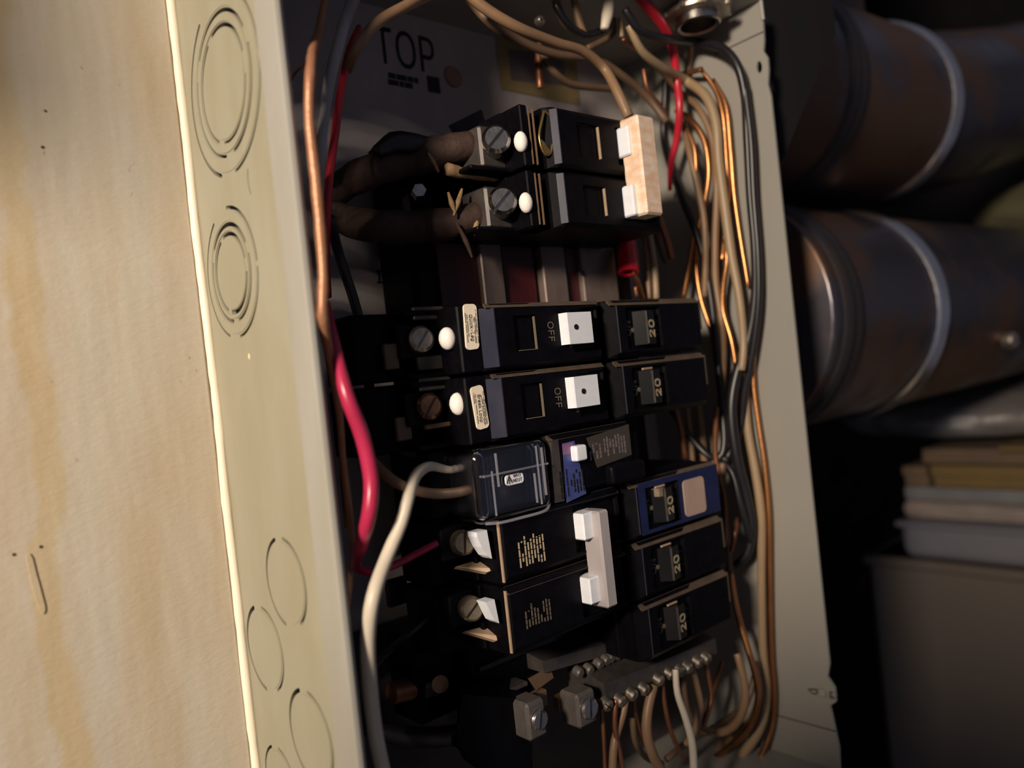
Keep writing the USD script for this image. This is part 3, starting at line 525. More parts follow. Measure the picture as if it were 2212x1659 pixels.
# main breaker
t = thing('main_breaker', 'black two-pole main breaker with copper-coloured handle tie and large cable lugs', 'circuit breaker', (.12, .03, .058))
for i, (za, zb) in enumerate(((.0815, .1060), (.0575, .0800))):
    body = front_block(.1195, .1840, za, zb, bl=.0042, ct=.0018)-cbox(.1345, .1480, FACE-.001, FACE+.0016, za+.005, zb-.005, .0004)-cbox(.1585, .1800, FACE-.001, FACE+.0022, za+.004, zb-.004, .0006)+cbox(.1075, .186, .032, .060, za, zb+.0004, .0006)
    body = body+cbox(.1075, .1115, .020, .050, za, zb, .0005)+cbox(.088, .109, .030, .050, za, za+.0016, .0004)
    b = part('body', body, 'black_plastic', t)
    part('flank', prism_z([(.1198, FACE+.0041), (.1237, FACE-.0002), (.1242, FACE-.0002), (.1242, FACE+.0004), (.1203, FACE+.0045)], za+.0014, zb-.0010), 'bevel_sheen', b)
    part('well_glint', box(.1476, .1480, FACE-.0002, FACE+.0010, za+.0055, zb-.0055), 'tan_plate', b)
    for xx in (.1118, .1142): part('edge_line', box(xx, xx+.0003, .0196, .0206, za+.001, zb-.001), 'dull_tan', b)
    scr = ((1078, 306), (1092, 438))[i]; q = at(*scr, .0275)
    lg = part('cable_lug', cbox(q[0]-.0060, q[0]+.0072, +.0320, .048, q[2]-.0092, q[2]+.0075, .001), 'grey_plate', t, label='square steel cable lug')
    d_ = np.array((-.55, -.82, .05)); d_ /= np.linalg.norm(d_)
    part('lug_screw', screw(np.array((q[0]+.0025, .0335, q[2])), d_, .0058, .010, True, .8, .15, 28), 'steel', lg, smooth=40)
    for j in range(3): part('screw_thread', lathe([(0, .0050), (.0003, .0056), (.0006, .0050)], np.array((q[0]+.0030, .0350, q[2]))+d_*(.0003+.0008*j), d_, 20), 'steel', lg, smooth=True)
    q = at(*((1131, 305), (1142, 437))[i], .0195); part('white_plug', mf.Manifold.sphere(.0036, 20).scale([.75, .8, 1.15]).translate([q[0]-.0006, .0205, q[2]]), 'white_dome', t, smooth=True, label='white domed plug')
    a0, a1, c0, c1 = rect(*((1354, 274, 1384, 336), (1364, 400, 1394, 466))[i], FACE-.004)
    part('handle', cbox(a0, a1, FACE-.005, FACE+.003, c0, c1, .0006), 'white_plastic', t, label='pale handle block behind the tie bar')
a0, a1, _, _ = rect(1380, 300, 1416, 400, FACE-.008); c1 = at(1392, 252, FACE-.008)[2]; c0 = at(1404, 464, FACE-.008)[2]
part('handle_tie', cbox(a0, a1, FACE-.0095, FACE+.001, c0, c1, .0009), 'copper_bar', t, label='scratched copper-coloured tie bar')
P = [at(*p, .0185) for p in ((1175, 240), (1187, 250), (1190, 330), (1178, 334), (1165, 300))]
part('brass_clip', tube([P[0], P[1], P[2], P[3], P[4], P[0]], .0006, 6, .002), 'brass', t, smooth=True); part('brass_clip', plate_y([(P[2][0], P[2][2]), (P[3][0], P[3][2]), (P[4][0], P[4][2]), (P[4][0]+.002, P[4][2]-.001)], .0180, .0187), 'brass', t)
part('cable_shroud', mf.Manifold.hull_points(np.array([at(*p, y_) for p in ((968, 272), (1040, 236), (1060, 300), (1000, 322)) for y_ in (.046, .058)])), 'black_plastic', t)

# ================================================================ NEUTRAL BARS AND LUGS
SCREWN = [(1312, 1512), (1340, 1503), (1366, 1490), (1392, 1479), (1424, 1459), (1448, 1446), (1470, 1440), (1486, 1433), (1508, 1421), (1526, 1413)]
t = thing('neutral_bar', 'long grey neutral bar with a row of wire screws, under the lowest right breaker', 'terminal bar', (.165, .03, -.14))
A, B = at(1300, 1497, .0300), at(1540, 1396, .0300)
P = np.array([(X, Y, zz+dz) for X, zz in ((A[0], A[2]), (B[0], B[2])) for Y, dz in ((.028, -.0030), (.028, .0040), (.050, .0110), (.050, -.0030))]); part('bar', mf.Manifold.hull_points(P), 'grey_plate', t)
for px, py in SCREWN:
    q = at(px, py, .0265); part('wire_screw', screw((q[0], .0295, q[2]-.001), (0, -.9, -.43), .0027, .0045, True, random.uniform(0, 3)), 'zinc', t, smooth=40)
q = at(1394, 1428, .034); part('mounting_hole', cyl((q[0], .0400, q[2]), (0, -1, .4), .0016, .004, seg=14), 'hole_dark', t)
t = thing('ground_bar', 'short dark terminal bar with small screws, left of and behind the neutral bar', 'terminal bar', (.12, .04, -.12))
A, B = at(1168, 1452, .040), at(1342, 1402, .040); part('bar', mf.Manifold.hull_points(np.array([(X, Y, zz+dz) for X, zz in ((A[0], A[2]), (B[0], B[2])) for Y, dz in ((.038, 0), (.038, .005), (.055, .008), (.055, 0))])), 'grey_plate', t)
for px, py in ((1254, 1450), (1276, 1444), (1298, 1432), (1312, 1424), (1322, 1419), (1336, 1413)):
    q = at(px, py, .036); part('wire_screw', screw((q[0], .039, q[2]), (0, -.95, -.3), .0022, .0036, True, random.uniform(0, 3)), 'lug_grey', t, smooth=40)
part('link_strap', mf.Manifold.hull_points(np.array([at(*p, y_) for p in ((1140, 1466), (1188, 1440), (1196, 1464), (1158, 1492)) for y_ in (.040, .043)])), 'dull_tan', t)
for nm, lab, (l, tt, r, bb), y_, ang in (('cable_lug', 'square grey lug block with a slotted screw, left end of the neutral bar', (1248, 1492, 1290, 1570), .026, 1.4), ('cable_lug', 'pale square lug block with a slotted screw, at the bottom of the panel', (1140, 1512, 1182, 1598), .026, 1.3)):
    a0, a1, c0, c1 = rect(l, tt, r, bb, y_); t = thing(nm, lab, 'cable lug', (a0, y_, c0))
    part('block', cbox(a0, a1, y_, y_+.011, c0, c1, .0012), 'lug_grey', t); cc = ((a0+a1)/2+.0004, y_+.0012, (c0+c1)/2)
    part('lug_screw', screw(cc, (-.1, -.99, .05)/np.linalg.norm((-.1, -.99, .05)), min(a1-a0, c1-c0)*.40, .0032, True, ang), 'steel', t, smooth=40)
    part('lug_strap', cbox(a0+.001, a1+(.012 if l < 1200 else .0), y_+.012, y_+.016, c0+.004, c1-.004, .0005), 'dull_tan', t)
t = thing('bus_support', 'angular black plastic bus support at the bottom of the panel', 'bus support', (.07, .04, -.15))
part('bracket', mf.Manifold.hull_points(np.array([at(*p, .034) for p in ((1000, 1500), (1112, 1528), (1150, 1512), (1146, 1700), (1070, 1690), (985, 1606))]+[at(*p, .058) for p in ((990, 1452), (1080, 1436), (1150, 1472), (1150, 1660), (1000, 1640))])), 'black_plastic', t)
part('top_face', cbox(*(lambda r_: (r_[0], r_[1]))(rect(1010, 1480, 1110, 1500, .05)), .040, .056, at(1080, 1490, .045)[2]-.001, at(1080, 1490, .045)[2]+.001, .0005), 'grey_plate', t)
part('foot', mf.Manifold.hull_points(np.array([at(*p, y_) for p in ((975, 1585), (1150, 1640), (1150, 1700), (975, 1610)) for y_ in (.035, .055)])), 'black_plastic', t)
t = thing('bottom_terminal', 'dark bottom-left terminal with a round brass-toned bolt and a copper stub', 'terminal', (.05, .06, -.12))
q = at(945, 1470, .058); part('bolt', cyl(q, (-.4, -.9, .1), .0042, .006, .0034), 'copper_screw', t, smooth=40); part('terminal_block', cbox(q[0]-.012, q[0]+.016, .055, .075, q[2]-.014, q[2]+.016, .002), 'black_plastic', t)
q = at(884, 1488, .060); part('copper_stub', cyl(q-np.array([.008, 0, -.001]), (1, 0, -.15), .0042, .014), 'dull_copper', t, smooth=40); part('stub_collar', cyl(q+np.array([.004, 0, -.001]), (1, 0, -.15), .0058, .007), 'grey_plate', t, smooth=40)
a0, a1, c0, c1 = rect(900, 1385, 925, 1455, .075); part('metal_strap', cbox(a0, a1, .074, .077, c0, c1, .0006), 'grey_plate', t); a0, a1, c0, c1 = rect(836, 1248, 880, 1308, .080); part('metal_strap', cbox(a0, a1, .079, .082, c0, c1, .0006), 'grey_plate', t)

# ================================================================ WIRES
def pt(p, v):
    if len(p) > 2: v = p[2]
    q = at(p[0], p[1], v) if v < .11 else at(p[0], p[1], x=v)
    if q[0] > .2575 : q = at(p[0], p[1], x=.2575)
    if q[1] > DEP-.004: q = at(p[0], p[1], DEP-.004)
    return q
def wire(name, mt, wpx, v, pts, label, cat='wire', wob=0., tip=None, seg=12):
    Q = [pt(p, v) for p in pts]; zc = np.mean([(q-EYE)@FW for q in Q]); r = np.atleast_1d(np.array(wpx, float))/2*zc/F
    if tip is None:
        return part(name, tube(Q, r, seg, .003, wob), mt, smooth=True, label=label, cat=cat)
    t = thing(name, label, cat, Q[0]); part('insulation', tube(Q, r, seg, .003, wob), mt, t, smooth=True)
    for m_, w_, tp in tip: part('bare_end', tube([pt(p, v) for p in tp], w_/2*zc/F, 10, .002), m_, t, smooth=True)
    return t
# --- left side of the box
wire('copper_wire', 'brown_copper', (15, 20, 22, 24, 22, 16, 16, 14), .000, [(708, -40, .03), (690, 60, .022), (672, 140), (668, 250), (682, 390), (692, 500), (698, 600), (697, 680), (708, 750, .006), (730, 870, .014), (742, 1000, .02), (756, 1110, .026), (761, 1190, .034), (752, 1310, .04)], 'thick bare copper wire running down along the left edge of the box', wob=.25)
wire('grey_wire', 'grey_insulation', (30, 27, 24, 20), .03, [(775, -30, .045), (742, 60), (715, 160), (700, 250), (692, 340, .03), (690, 430, .04)], 'shiny light grey wire in the upper left corner of the box')
wire('red_wire', 'red_insulation', (15, 17, 18, 18), .04, [(775, 60, .06), (752, 120), (736, 200), (724, 290), (712, 380), (706, 470), (704, 560, .05), (708, 640, .06)], 'dark red wire beside the grey wire, upper left in the box')
wire('red_wire', 'pink_insulation', (14, 24, 31, 32, 30, 26, 20, 18, 18), .002, [(706, 655, .022), (722, 740, .010), (748, 850), (783, 945), (802, 1040), (797, 1110), (780, 1175, .010), (768, 1218, .030), (800, 1236, .042), (850, 1222, .042), (900, 1196, .038), (946, 1172, .034)], 'bright pinkish red wire curving down the left side to the two-pole breaker')
wire('tan_wire', 'tan_insulation', (20, 24, 25, 24), .030, [(752, 150, .04), (768, 108), (815, 50), (880, 12), (960, -25, .04)], 'tan wire arching over the top left corner')
wire('tan_wire', 'tan_insulation', (16, 20, 22, 23, 23), .026, [(722, 840, .06), (770, 950, .05), (818, 1010, .030), (855, 1042, .022), (900, 1060, .022), (955, 1067), (1006, 1061)], 'tan wire entering the clear-covered breaker from the left')
wire('white_wire', 'white_insulation', (14, 20, 25, 27, 29, 30, 31, 31, 30), .022, [(1010, 1018, .034), (965, 1014, .028), (925, 1008, .020), (897, 1030, .013), (882, 1075, .006), (866, 1130, .006), (835, 1205, .006), (806, 1290, .002), (795, 1380, .005), (800, 1490, .008), (812, 1590, .009), (840, 1720, .010)], 'long white wire looping down the left side from the clear-covered breaker')
wire('black_wire', 'black_insulation', 22, .055, [(712, 470, .045), (735, 560), (765, 650), (790, 760), (803, 870), (825, 935), (880, 975, .045), (985, 992, .036), (1030, 990, .034)], 'black wire curving behind the red one to the clear-covered breaker')
wire('black_wire', 'black_insulation', (15, 14, 13), .045, [(800, 1450, .06), (845, 1402, .055), (890, 1365), (932, 1330)], 'thin black wire with a bare copper end, lower left', tip=[('copper', 10, [(930, 1331), (962, 1308)])])
wire('brown_wire', 'dull_copper', 15, .05, [(735, 760, .04), (738, 900, .045), (742, 1040), (752, 1140)], 'brown wire hidden behind the copper wire on the left')
wire('brown_wire', 'dull_copper', 7, .05, [(622, 185, .03), (645, 150), (672, 128)], 'thin brown wire crossing behind the copper wire at upper left')
t = thing('feeder_cable', 'thick brown service cable with frayed end, entering the upper main lug', 'cable', pt((720, 400), .05))
part('jacket', tube([pt(p, .056) for p in ((700, 430, .075), (745, 398, .07), (810, 366), (880, 346), (960, 326, .046), (1030, 310, .039))], [.0058, .0062, .0066, .0072, .0052], 14, .003, .25), 'feeder_jacket', t, smooth=True)
part('wrap', tube([pt(p, .050) for p in ((815, 330), (850, 310), (900, 312), (950, 318))], [.003, .0046, .004, .002], 10, .003, .2), 'black_insulation', t, smooth=True)
part('frayed_end', tube([pt(p, .040) for p in ((965, 365), (1000, 374), (1045, 382), (1084, 392))], [.0024, .0022, .0018, .0006], 8, .003, .6), 'frayed_fibre', t, smooth=True)
part('frayed_end', tube([pt(p, .040) for p in ((1030, 380), (1060, 376), (1086, 366))], [.0016, .0016, .0004], 8, .003, .6), 'frayed_fibre', t, smooth=True)
t = thing('feeder_cable', 'thick brown service cable with frayed end, entering the lower main lug', 'cable', pt((720, 470), .05))
part('jacket', tube([pt(p, .056) for p in ((705, 455, .075), (760, 480, .07), (830, 490), (910, 490), (980, 482, .046), (1046, 462, .039))], [.0060, .0064, .0064, .0070, .0052], 14, .003, .25), 'feeder_jacket', t, smooth=True)
part('frayed_end', tube([pt(p, .038) for p in ((1022, 458), (1028, 480), (1024, 510))], [.0010, .0016, .0004], 8, .003, .5), 'frayed_fibre', t, smooth=True)
for k_, q_ in enumerate((((968, 415), (976, 440), (984, 462)), ((998, 408), (990, 436), (980, 466)), ((925, 330), (938, 350), (948, 372)), ((985, 480), (1006, 520), (1020, 556)))):
    part('frayed_end', tube([pt(p, .038) for p in q_], [.0005, .0012, .0005], 8, .003, .5), 'feeder_jacket' if k_ > 1 else 'frayed_fibre', t, smooth=True)
q = at(905, 418, .05); t = thing('lug_bolt', 'small shiny bolt between the two service cables', 'bolt', q); part('head', cyl(q, (-.5, -.85, .1), .0034, .004, .0028, 6), 'steel', t); part('shank', cyl(q+np.array([0, 0, 0]), (.5, .85, -.1), .002, .02, seg=10), 'steel', t)
wire('grey_cable', 'grey_plate', (40, 44, 40), .07, [(790, 1565, .085), (860, 1588, .08), (950, 1592), (1050, 1572, .06)], 'dull grey-brown sheathed cable across the bottom of the panel', 'cable')
# --- across the top
wire('tan_wire', 'tan_insulation', (24, 23, 22, 22, 24), .028, [(985, -40, .036), (1040, 12, .032), (1110, 55), (1200, 92), (1262, 112), (1305, 148), (1332, 195, .022), (1358, 252, .018)], 'tan wire sweeping across the top and ending at the main breaker')
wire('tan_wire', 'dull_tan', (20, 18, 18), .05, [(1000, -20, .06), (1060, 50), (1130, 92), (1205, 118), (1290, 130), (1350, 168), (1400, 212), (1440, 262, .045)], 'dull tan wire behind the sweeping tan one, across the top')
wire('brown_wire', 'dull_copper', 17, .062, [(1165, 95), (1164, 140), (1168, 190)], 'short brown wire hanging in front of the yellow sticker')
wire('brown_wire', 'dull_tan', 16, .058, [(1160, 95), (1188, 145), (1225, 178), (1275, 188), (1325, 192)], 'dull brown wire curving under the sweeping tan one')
wire('tan_wire', 'tan_insulation', (18, 20, 16), .05, [(1200, -40, .06), (1206, 20), (1222, 50), (1250, 72)], 'short tan wire hooked at the top centre')
wire('tan_wire', 'tan_insulation', (14, 18, 14), .046, [(1236, -30), (1244, 20), (1256, 60), (1265, 78)], 'short tan wire hanging at the top centre, right of the hooked one')
wire('black_wire', 'black_insulation', 16, .046, [(1200, 10), (1225, 50), (1262, 74), (1300, 66), (1318, 54)], 'black wire sagging in a short loop at the top centre')
wire('white_wire', 'white_insulation', (16, 24, 26, 18), .036, [(1316, -30), (1314, 20), (1306, 62)], 'short wide white wire end at the top', 'wire')
wire('tan_wire', 'dull_tan', (12, 14, 14), .044, [(1325, 40), (1326, 70), (1296, 92), (1270, 104)], 'dull tan wire curling below the white wire end')
wire('tan_wire', 'cream_insulation', (10, 12), .040, [(1338, 40), (1343, 80)], 'short cream wire stub at the top')
wire('red_wire', 'red_insulation', (22, 22, 20, 18, 17, 16, 10), .040, [(1362, -30, .03), (1400, 15, .03), (1436, 62, .032), (1452, 100, .036), (1462, 170), (1468, 232), (1462, 300, .046), (1450, 352, .052), (1447, 410, .06)], 'crimson wire coming down from the top right past the main breaker')
wire('black_wire', 'black_insulation', (16, 20, 20, 18, 17, 18, 22, 24, 22, 18), .030, [(1350, 20), (1378, 62), (1430, 82), (1500, 90, .034), (1560, 104, .250), (1592, 140, .250), (1608, 200, .252), (1614, 300, .252), (1620, 420, .252), (1630, 540, .252), (1630, 650, .252), (1615, 740, .250), (1592, 805, .246), (1580, 880, .242), (1592, 990, .242), (1612, 1070, .246), (1624, 1140, .248), (1612, 1200, .246), (1572, 1232, .242)], 'long black wire looping down the right side from the top fitting')
wire('black_wire', 'black_insulation', 16, .247, [(1440, 150, .06), (1436, 230, .07), (1434, 300, .075), (1470, 420, .245), (1510, 520, .245), (1535, 640, .246), (1548, 760, .246), (1560, 880, .244), (1560, 980, .24), (1530, 1006, .235)], 'black wire running down behind the crimson wire to the lower right breakers')
wire('black_wire', 'black_insulation', 16, .252, [(1608, 180), (1622, 300), (1628, 420), (1638, 560), (1638, 660), (1624, 770), (1608, 850), (1598, 930), (1570, 990, .244)], 'black wire lying nearest to the right wall of the box')
wire('black_wire', 'black_insulation', 14, .240, [(1450, 885, .06), (1480, 930, .055), (1530, 985), (1575, 1010), (1600, 1090), (1622, 1170, .246)], 'black wire crossing the empty breaker slot')
wire('tan_wire', 'cream_insulation', (15, 19, 22, 22, 22, 22, 22, 20, 18, 16), .247, [(1358, 55, .034), (1385, 108, .034), (1430, 146, .036), (1482, 175, .040), (1525, 208), (1546, 265), (1553, 350), (1566, 450), (1580, 550), (1598, 650), (1606, 745), (1602, 800, .244)], 'long cream wire at the front of the right-hand bundle')
wire('tan_wire', 'cream_insulation', (15, 18, 19, 19, 18, 18, 20, 22, 22), .2555, [(1612, 760, .25), (1610, 850), (1616, 930), (1632, 1020), (1644, 1110), (1645, 1250), (1648, 1400), (1655, 1500), (1642, 1570, .252), (1595, 1640, .246), (1540, 1690, .24)], 'cream wire running down the lower right wall of the box')
wire('copper_wire', 'copper', (8, 12, 13, 12, 11, 10), .254, [(1516, 152, .252), (1542, 188), (1560, 240), (1568, 330), (1572, 420), (1566, 500), (1560, 560, .25)], 'bare copper wire bowing down behind the cream wire')
wire('copper_wire', 'copper', (9, 11, 12, 12, 11, 9), .2565, [(1540, 172), (1566, 220), (1578, 320), (1586, 420), (1600, 520), (1610, 580), (1616, 618)], 'bare copper wire ending halfway down the right wall')
wire('copper_wire', 'copper', (12, 13, 13, 12, 12, 11, 10), .248, [(1462, 240, .07), (1492, 258), (1520, 300), (1531, 370), (1524, 430), (1510, 490), (1504, 570), (1514, 645), (1536, 715), (1550, 780), (1555, 850), (1552, 930, .244)], 'wavy bare copper wire passing just right of the upper right breakers')
wire('copper_wire', 'copper', (10, 12, 12), .246, [(1500, 498), (1489, 570), (1476, 645)], 'short straight copper wire behind the wavy one')
wire('copper_wire', 'copper', (9, 12, 13, 12, 11, 10), .2505, [(1566, 515), (1570, 560), (1562, 625), (1562, 670), (1580, 735), (1590, 800), (1592, 860)], 'bright bent copper wire in the middle of the right bundle')
wire('copper_wire', 'copper', (9, 12, 12, 13, 12, 11, 12, 12, 12), .2572, [(1634, 690), (1628, 760), (1628, 830), (1637, 905), (1651, 1000), (1661, 1110), (1663, 1210), (1665, 1330), (1668, 1430), (1673, 1500), (1668, 1570), (1640, 1640, .252), (1600, 1700, .248)], 'bare copper wire closest to the right wall, running to the bottom corner')
wire('tan_wire', 'tan_insulation', (12, 15, 16, 16), .250, [(1415, 140, .05), (1470, 200, .055), (1510, 235), (1538, 300), (1548, 400), (1545, 520), (1546, 610), (1558, 690), (1562, 770), (1556, 860, .246)], 'tan wire behind the long cream wire in the right bundle')
wire('tan_wire', 'tan_insulation', (14, 15, 14), .244, [(1474, 250, .07), (1490, 330), (1508, 410), (1520, 470), (1524, 560), (1522, 640)], 'tan wire dropping past the main breaker handle tie')
wire('copper_wire', 'copper', (8, 9, 8), .243, [(1484, 280), (1500, 320), (1504, 370)], 'short copper strand beside the tan wire near the main breaker')
wire('brown_wire', 'dull_copper', (12, 13, 12), .05, [(1345, 85, .04), (1400, 122), (1460, 160), (1515, 150, .25)], 'brown wire crossing behind the crimson wire at the top right')
wire('copper_wire', 'dull_copper', 8, .05, [(1390, 150), (1400, 195), (1425, 225), (1440, 250)], 'thin reddish copper wire at the top, left of the black one')
wire('brown_wire', 'tan_insulation', 14, .06, [(1494, 85, .036), (1490, 120), (1484, 165)], 'short tan-brown wire under the round cable fitting')
# --- between main and branch breakers
wire('tan_wire', 'tan_insulation', 12, .05, [(1392, 495), (1398, 560), (1402, 645)], 'tan wire just right of the red wire nut')
wire('tan_wire', 'cream_insulation', (12, 14, 14), .047, [(1402, 500), (1413, 570), (1418, 645)], 'cream wire second to the right of the red wire nut')
wire('tan_wire', 'dull_tan', (20, 26, 20), .048, [(1418, 470), (1428, 520), (1442, 566)], 'thick tan cable end right of the wire nut')
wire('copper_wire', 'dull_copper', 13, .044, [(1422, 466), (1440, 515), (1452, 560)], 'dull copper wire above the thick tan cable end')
t = thing('wire_nut', 'red plastic wire nut with a copper wire, under the main breaker', 'wire nut', at(1355, 550, .048))
A, B = at(1352, 508, .050), at(1358, 590, .046); d_ = B-A; L_ = np.linalg.norm(d_); d_ /= L_
part('cap', lathe([(0, .0001), (0, .0030), (L_*.12, .0040), (L_*.5, .0047), (L_*.97, .0052), (L_, .0046), (L_, .0030), (L_*.9, .0028)], A, d_, 28), 'red_cap', t, smooth=35)
for j in range(10):
    th = j*2*math.pi/10; o = np.array([math.cos(th), math.sin(th), 0])*.0046; part('grip_ridge', tube([A+o*.8+d_*L_*.12, A+o+d_*L_*.5, A+o*1.05+d_*L_*.9], .0005, 6, .004), 'red_cap', t, smooth=True)
part('bare_end', tube([at(1366, 585, .046), at(1378, 610, .046), at(1389, 645, .048)], .0011, 8, .003), 'copper', t, smooth=True); part('bare_end', tube([at(1372, 620, .048), at(1376, 640, .048)], .0009, 8, .003), 'dull_copper', t, smooth=True)
# --- in the empty slot
for i, (m_, w_, p_, lab) in enumerate((('dull_copper', 14, [(1455, 870), (1470, 920), (1480, 990)], 'dull copper wire in the empty slot, leftmost of three'), ('tan_insulation', 12, [(1484, 880), (1490, 930), (1496, 1000)], 'tan wire in the empty slot, middle of three'), ('tan_insulation', 16, [(1508, 870), (1514, 920), (1522, 1000)], 'tan wire in the empty slot, rightmost of three'))):
    wire(('copper_wire', 'tan_wire', 'tan_wire')[i], m_, w_, .055, p_, lab)
wire('brown_wire', 'dull_copper', 12, .236, [(1548, 880), (1546, 990), (1566, 1080), (1566, 1180, .23)], 'brown wire beside the blue-labelled breaker')
wire('tan_wire', 'dull_tan', 15, .238, [(1560, 1000), (1564, 1090), (1572, 1170), (1578, 1250, .242)], 'dull tan wire running down right of the blue-labelled breaker')
wire('copper_wire', 'dull_copper', 10, .232, [(1592, 1120, .24), (1588, 1150), (1580, 1190)], 'short copper wire end entering a lower right breaker')
# --- lower right loops
BL = [
 ('tan_wire', 'tan_insulation', (14, 18, 18), .028, [(1354, 1500), (1345, 1545), (1328, 1600), (1322, 1690)], 'tan wire hanging from the left part of the neutral bar'),
 ('copper_wire', 'dull_copper', 11, .027, [(1330, 1512), (1328, 1570), (1338, 1620), (1350, 1690)], 'reddish copper wire hanging beside the left tan wire'),
 ('red_wire', 'dull_copper', 9, .034, [(1300, 1530), (1304, 1590), (1308, 1690)], 'dark red wire at the left end of the neutral bar'),
 ('tan_wire', 'tan_insulation', (20, 22, 22, 22), .028, [(1412, 1480), (1400, 1530), (1397, 1580), (1410, 1630), (1445, 1690)], 'thick tan wire hanging from the middle of the neutral bar'),
 ('copper_wire', 'dull_copper', 10, .030, [(1430, 1462), (1434, 1510), (1446, 1570), (1462, 1610), (1478, 1640)], 'copper wire just left of the short white wire'),
 ('white_wire', 'white_insulation', (13, 15, 17, 17), .022, [(1459, 1446), (1463, 1496), (1480, 1548), (1495, 1605), (1500, 1700)], 'white wire hanging straight down from the neutral bar'),
 ('tan_wire', 'tan_insulation', (16, 17, 15), .032, [(1490, 1434), (1503, 1476), (1512, 1525), (1504, 1570), (1480, 1610)], 'tan wire hanging right of the white one'),
 ('tan_wire', 'dull_tan', 14, .040, [(1474, 1442), (1478, 1500), (1492, 1550), (1540, 1580), (1590, 1560), (1620, 1500, .240), (1630, 1460, .245)], 'dull tan wire looping low from the neutral bar to the right wall'),
 ('copper_wire', 'dull_copper', 10, .036, [(1522, 1416), (1530, 1460), (1536, 1510), (1520, 1570)], 'copper wire near the right end of the neutral bar'),
 ('tan_wire', 'tan_insulation', (15, 18, 18, 16), .215, [(1592, 1412), (1606, 1465), (1610, 1510), (1595, 1556), (1560, 1582), (1520, 1576), (1492, 1552)], 'tan wire curling under the lowest right breaker'),
 ('copper_wire', 'copper', (12, 14, 14, 12, 11), .238, [(1578, 1240), (1592, 1320), (1612, 1390), (1630, 1450), (1638, 1500), (1622, 1565), (1575, 1615), (1500, 1660), (1440, 1700)], 'copper wire sweeping round the bottom right corner'),
 ('tan_wire', 'tan_insulation', (14, 15, 15), .246, [(1632, 1430), (1640, 1490), (1625, 1550), (1580, 1590), (1520, 1640), (1470, 1690)], 'tan wire sweeping round inside the copper one at bottom right'),
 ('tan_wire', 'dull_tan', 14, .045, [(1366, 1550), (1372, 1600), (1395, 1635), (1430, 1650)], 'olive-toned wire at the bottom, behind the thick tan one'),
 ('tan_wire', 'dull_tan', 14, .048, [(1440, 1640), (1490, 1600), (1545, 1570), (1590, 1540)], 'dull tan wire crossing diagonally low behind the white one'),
 ('copper_wire', 'dull_copper', 9, .045, [(1368, 1500), (1374, 1550), (1390, 1600)], 'thin copper wire hanging behind the thick tan one'),
 ('brown_wire', 'dull_copper', 10, .050, [(1560, 1430), (1545, 1480), (1525, 1540), (1510, 1590)], 'brown wire slanting left under the lowest right breaker'),
 ('copper_wire', 'dull_copper', 8, .040, [(1316, 1415), (1322, 1440), (1320, 1470)], 'short copper wire under the ground bar'),
 ('copper_wire', 'dull_copper', 10, .038, [(1338, 1412), (1350, 1420), (1350, 1450)], 'bent copper wire end at the right of the ground bar'),
]
for a_ in BL: wire(*a_)

# cable fitting at the top right of the box
t = thing('cable_fitting', 'round grey metal cable fitting with a locknut, in the top right corner of the box', 'cable fitting', (.235, .05, .17))
q = at(1506, 38, x=.236); q = np.array([.236, q[1], q[2]])
part('locknut', lathe([(0, .009), (0, .0150), (.0006, .0162), (.0026, .0165), (.0034, .0156), (.0034, .009), (0, .009)], q, (0, 0, 1), 40), 'zinc', t, smooth=35)
part('throat', lathe([(-.004, .0088), (-.0046, .0104), (-.004, .0112), (.010, .0112), (.010, .0088), (-.004, .0088)], q, (0, 0, 1), 32), 'steel', t, smooth=35)
for j in range(8):
    th = j*math.pi/4+.2; o = np.array([math.cos(th), math.sin(th), 0]); part('nut_lug', cbox(*(q[0]+o[0]*.0163-.0014, q[0]+o[0]*.0163+.0014), *(q[1]+o[1]*.0163-.0014, q[1]+o[1]*.0163+.0014), q[2]+.0003, q[2]+.0034, .0004), 'zinc', t)
t = thing('cable_clamp', 'two-screw cable clamp with pale screw heads, at the top centre of the box', 'cable clamp', at(1340, 10, .05))
q = at(1345, 8, .052); part('clamp_bar', cbox(q[0]-.012, q[0]+.012, .050, .060, q[2]-.003, q[2]+.006, .001), 'strap_steel', t)
for px, py in ((1168, 44), (1354, 22), (1384, 30)):
    q = at(px, py, .048); part('clamp_screw', screw((q[0], .050, q[2]), (0, -1, 0), .0022, .003), 'zinc', t, smooth=40)

# ================================================================ BEYOND THE BOX
def ducts(nm, lab, path, r, beads, bands, mt='galvanised'):
    t = thing(nm, lab, 'duct', path[0]); c = np.array(path)
    part('duct_body', tube(curve(c, .01), [r], 48, 0), mt, t, smooth=True)
    s = curve(c, .004); L = np.concatenate([[0], np.cumsum(np.linalg.norm(np.diff(s, axis=0), axis=1))])
    def loc(u): i = int(np.clip(np.searchsorted(L, u), 1, len(L)-2)); d_ = s[i+1]-s[i-1]; return s[i], d_/np.linalg.norm(d_)
    for u in beads:
        p, d_ = loc(u); prof = [(-.0085, r-.001), (-.0070, r+.0024), (-.0045, r+.0036), (-.002, r+.0024), (0, r), (.002, r+.0024), (.0045, r+.0036), (.0070, r+.0024), (.0085, r-.001)]
        part('bead_ring', lathe(prof, p, d_, 64), 'bead_metal', t, smooth=True, label='bright double bead around the duct')
    for u in bands:
        p, d_ = loc(u); part('seam_band', lathe([(-.012, r), (-.010, r+.0022), (-.003, r+.0026), (0, r+.0012), (.003, r+.0026), (.010, r+.0022), (.012, r)], p, d_, 64), 'tape_band', t, smooth=True, label='dark seam band around the duct')
    return t, loc
lo = deep(1950, 672, .70); yL, zL = lo[1], lo[2]
def xon(px, py, y): return at(px, py, y)[0]
x_start = .335
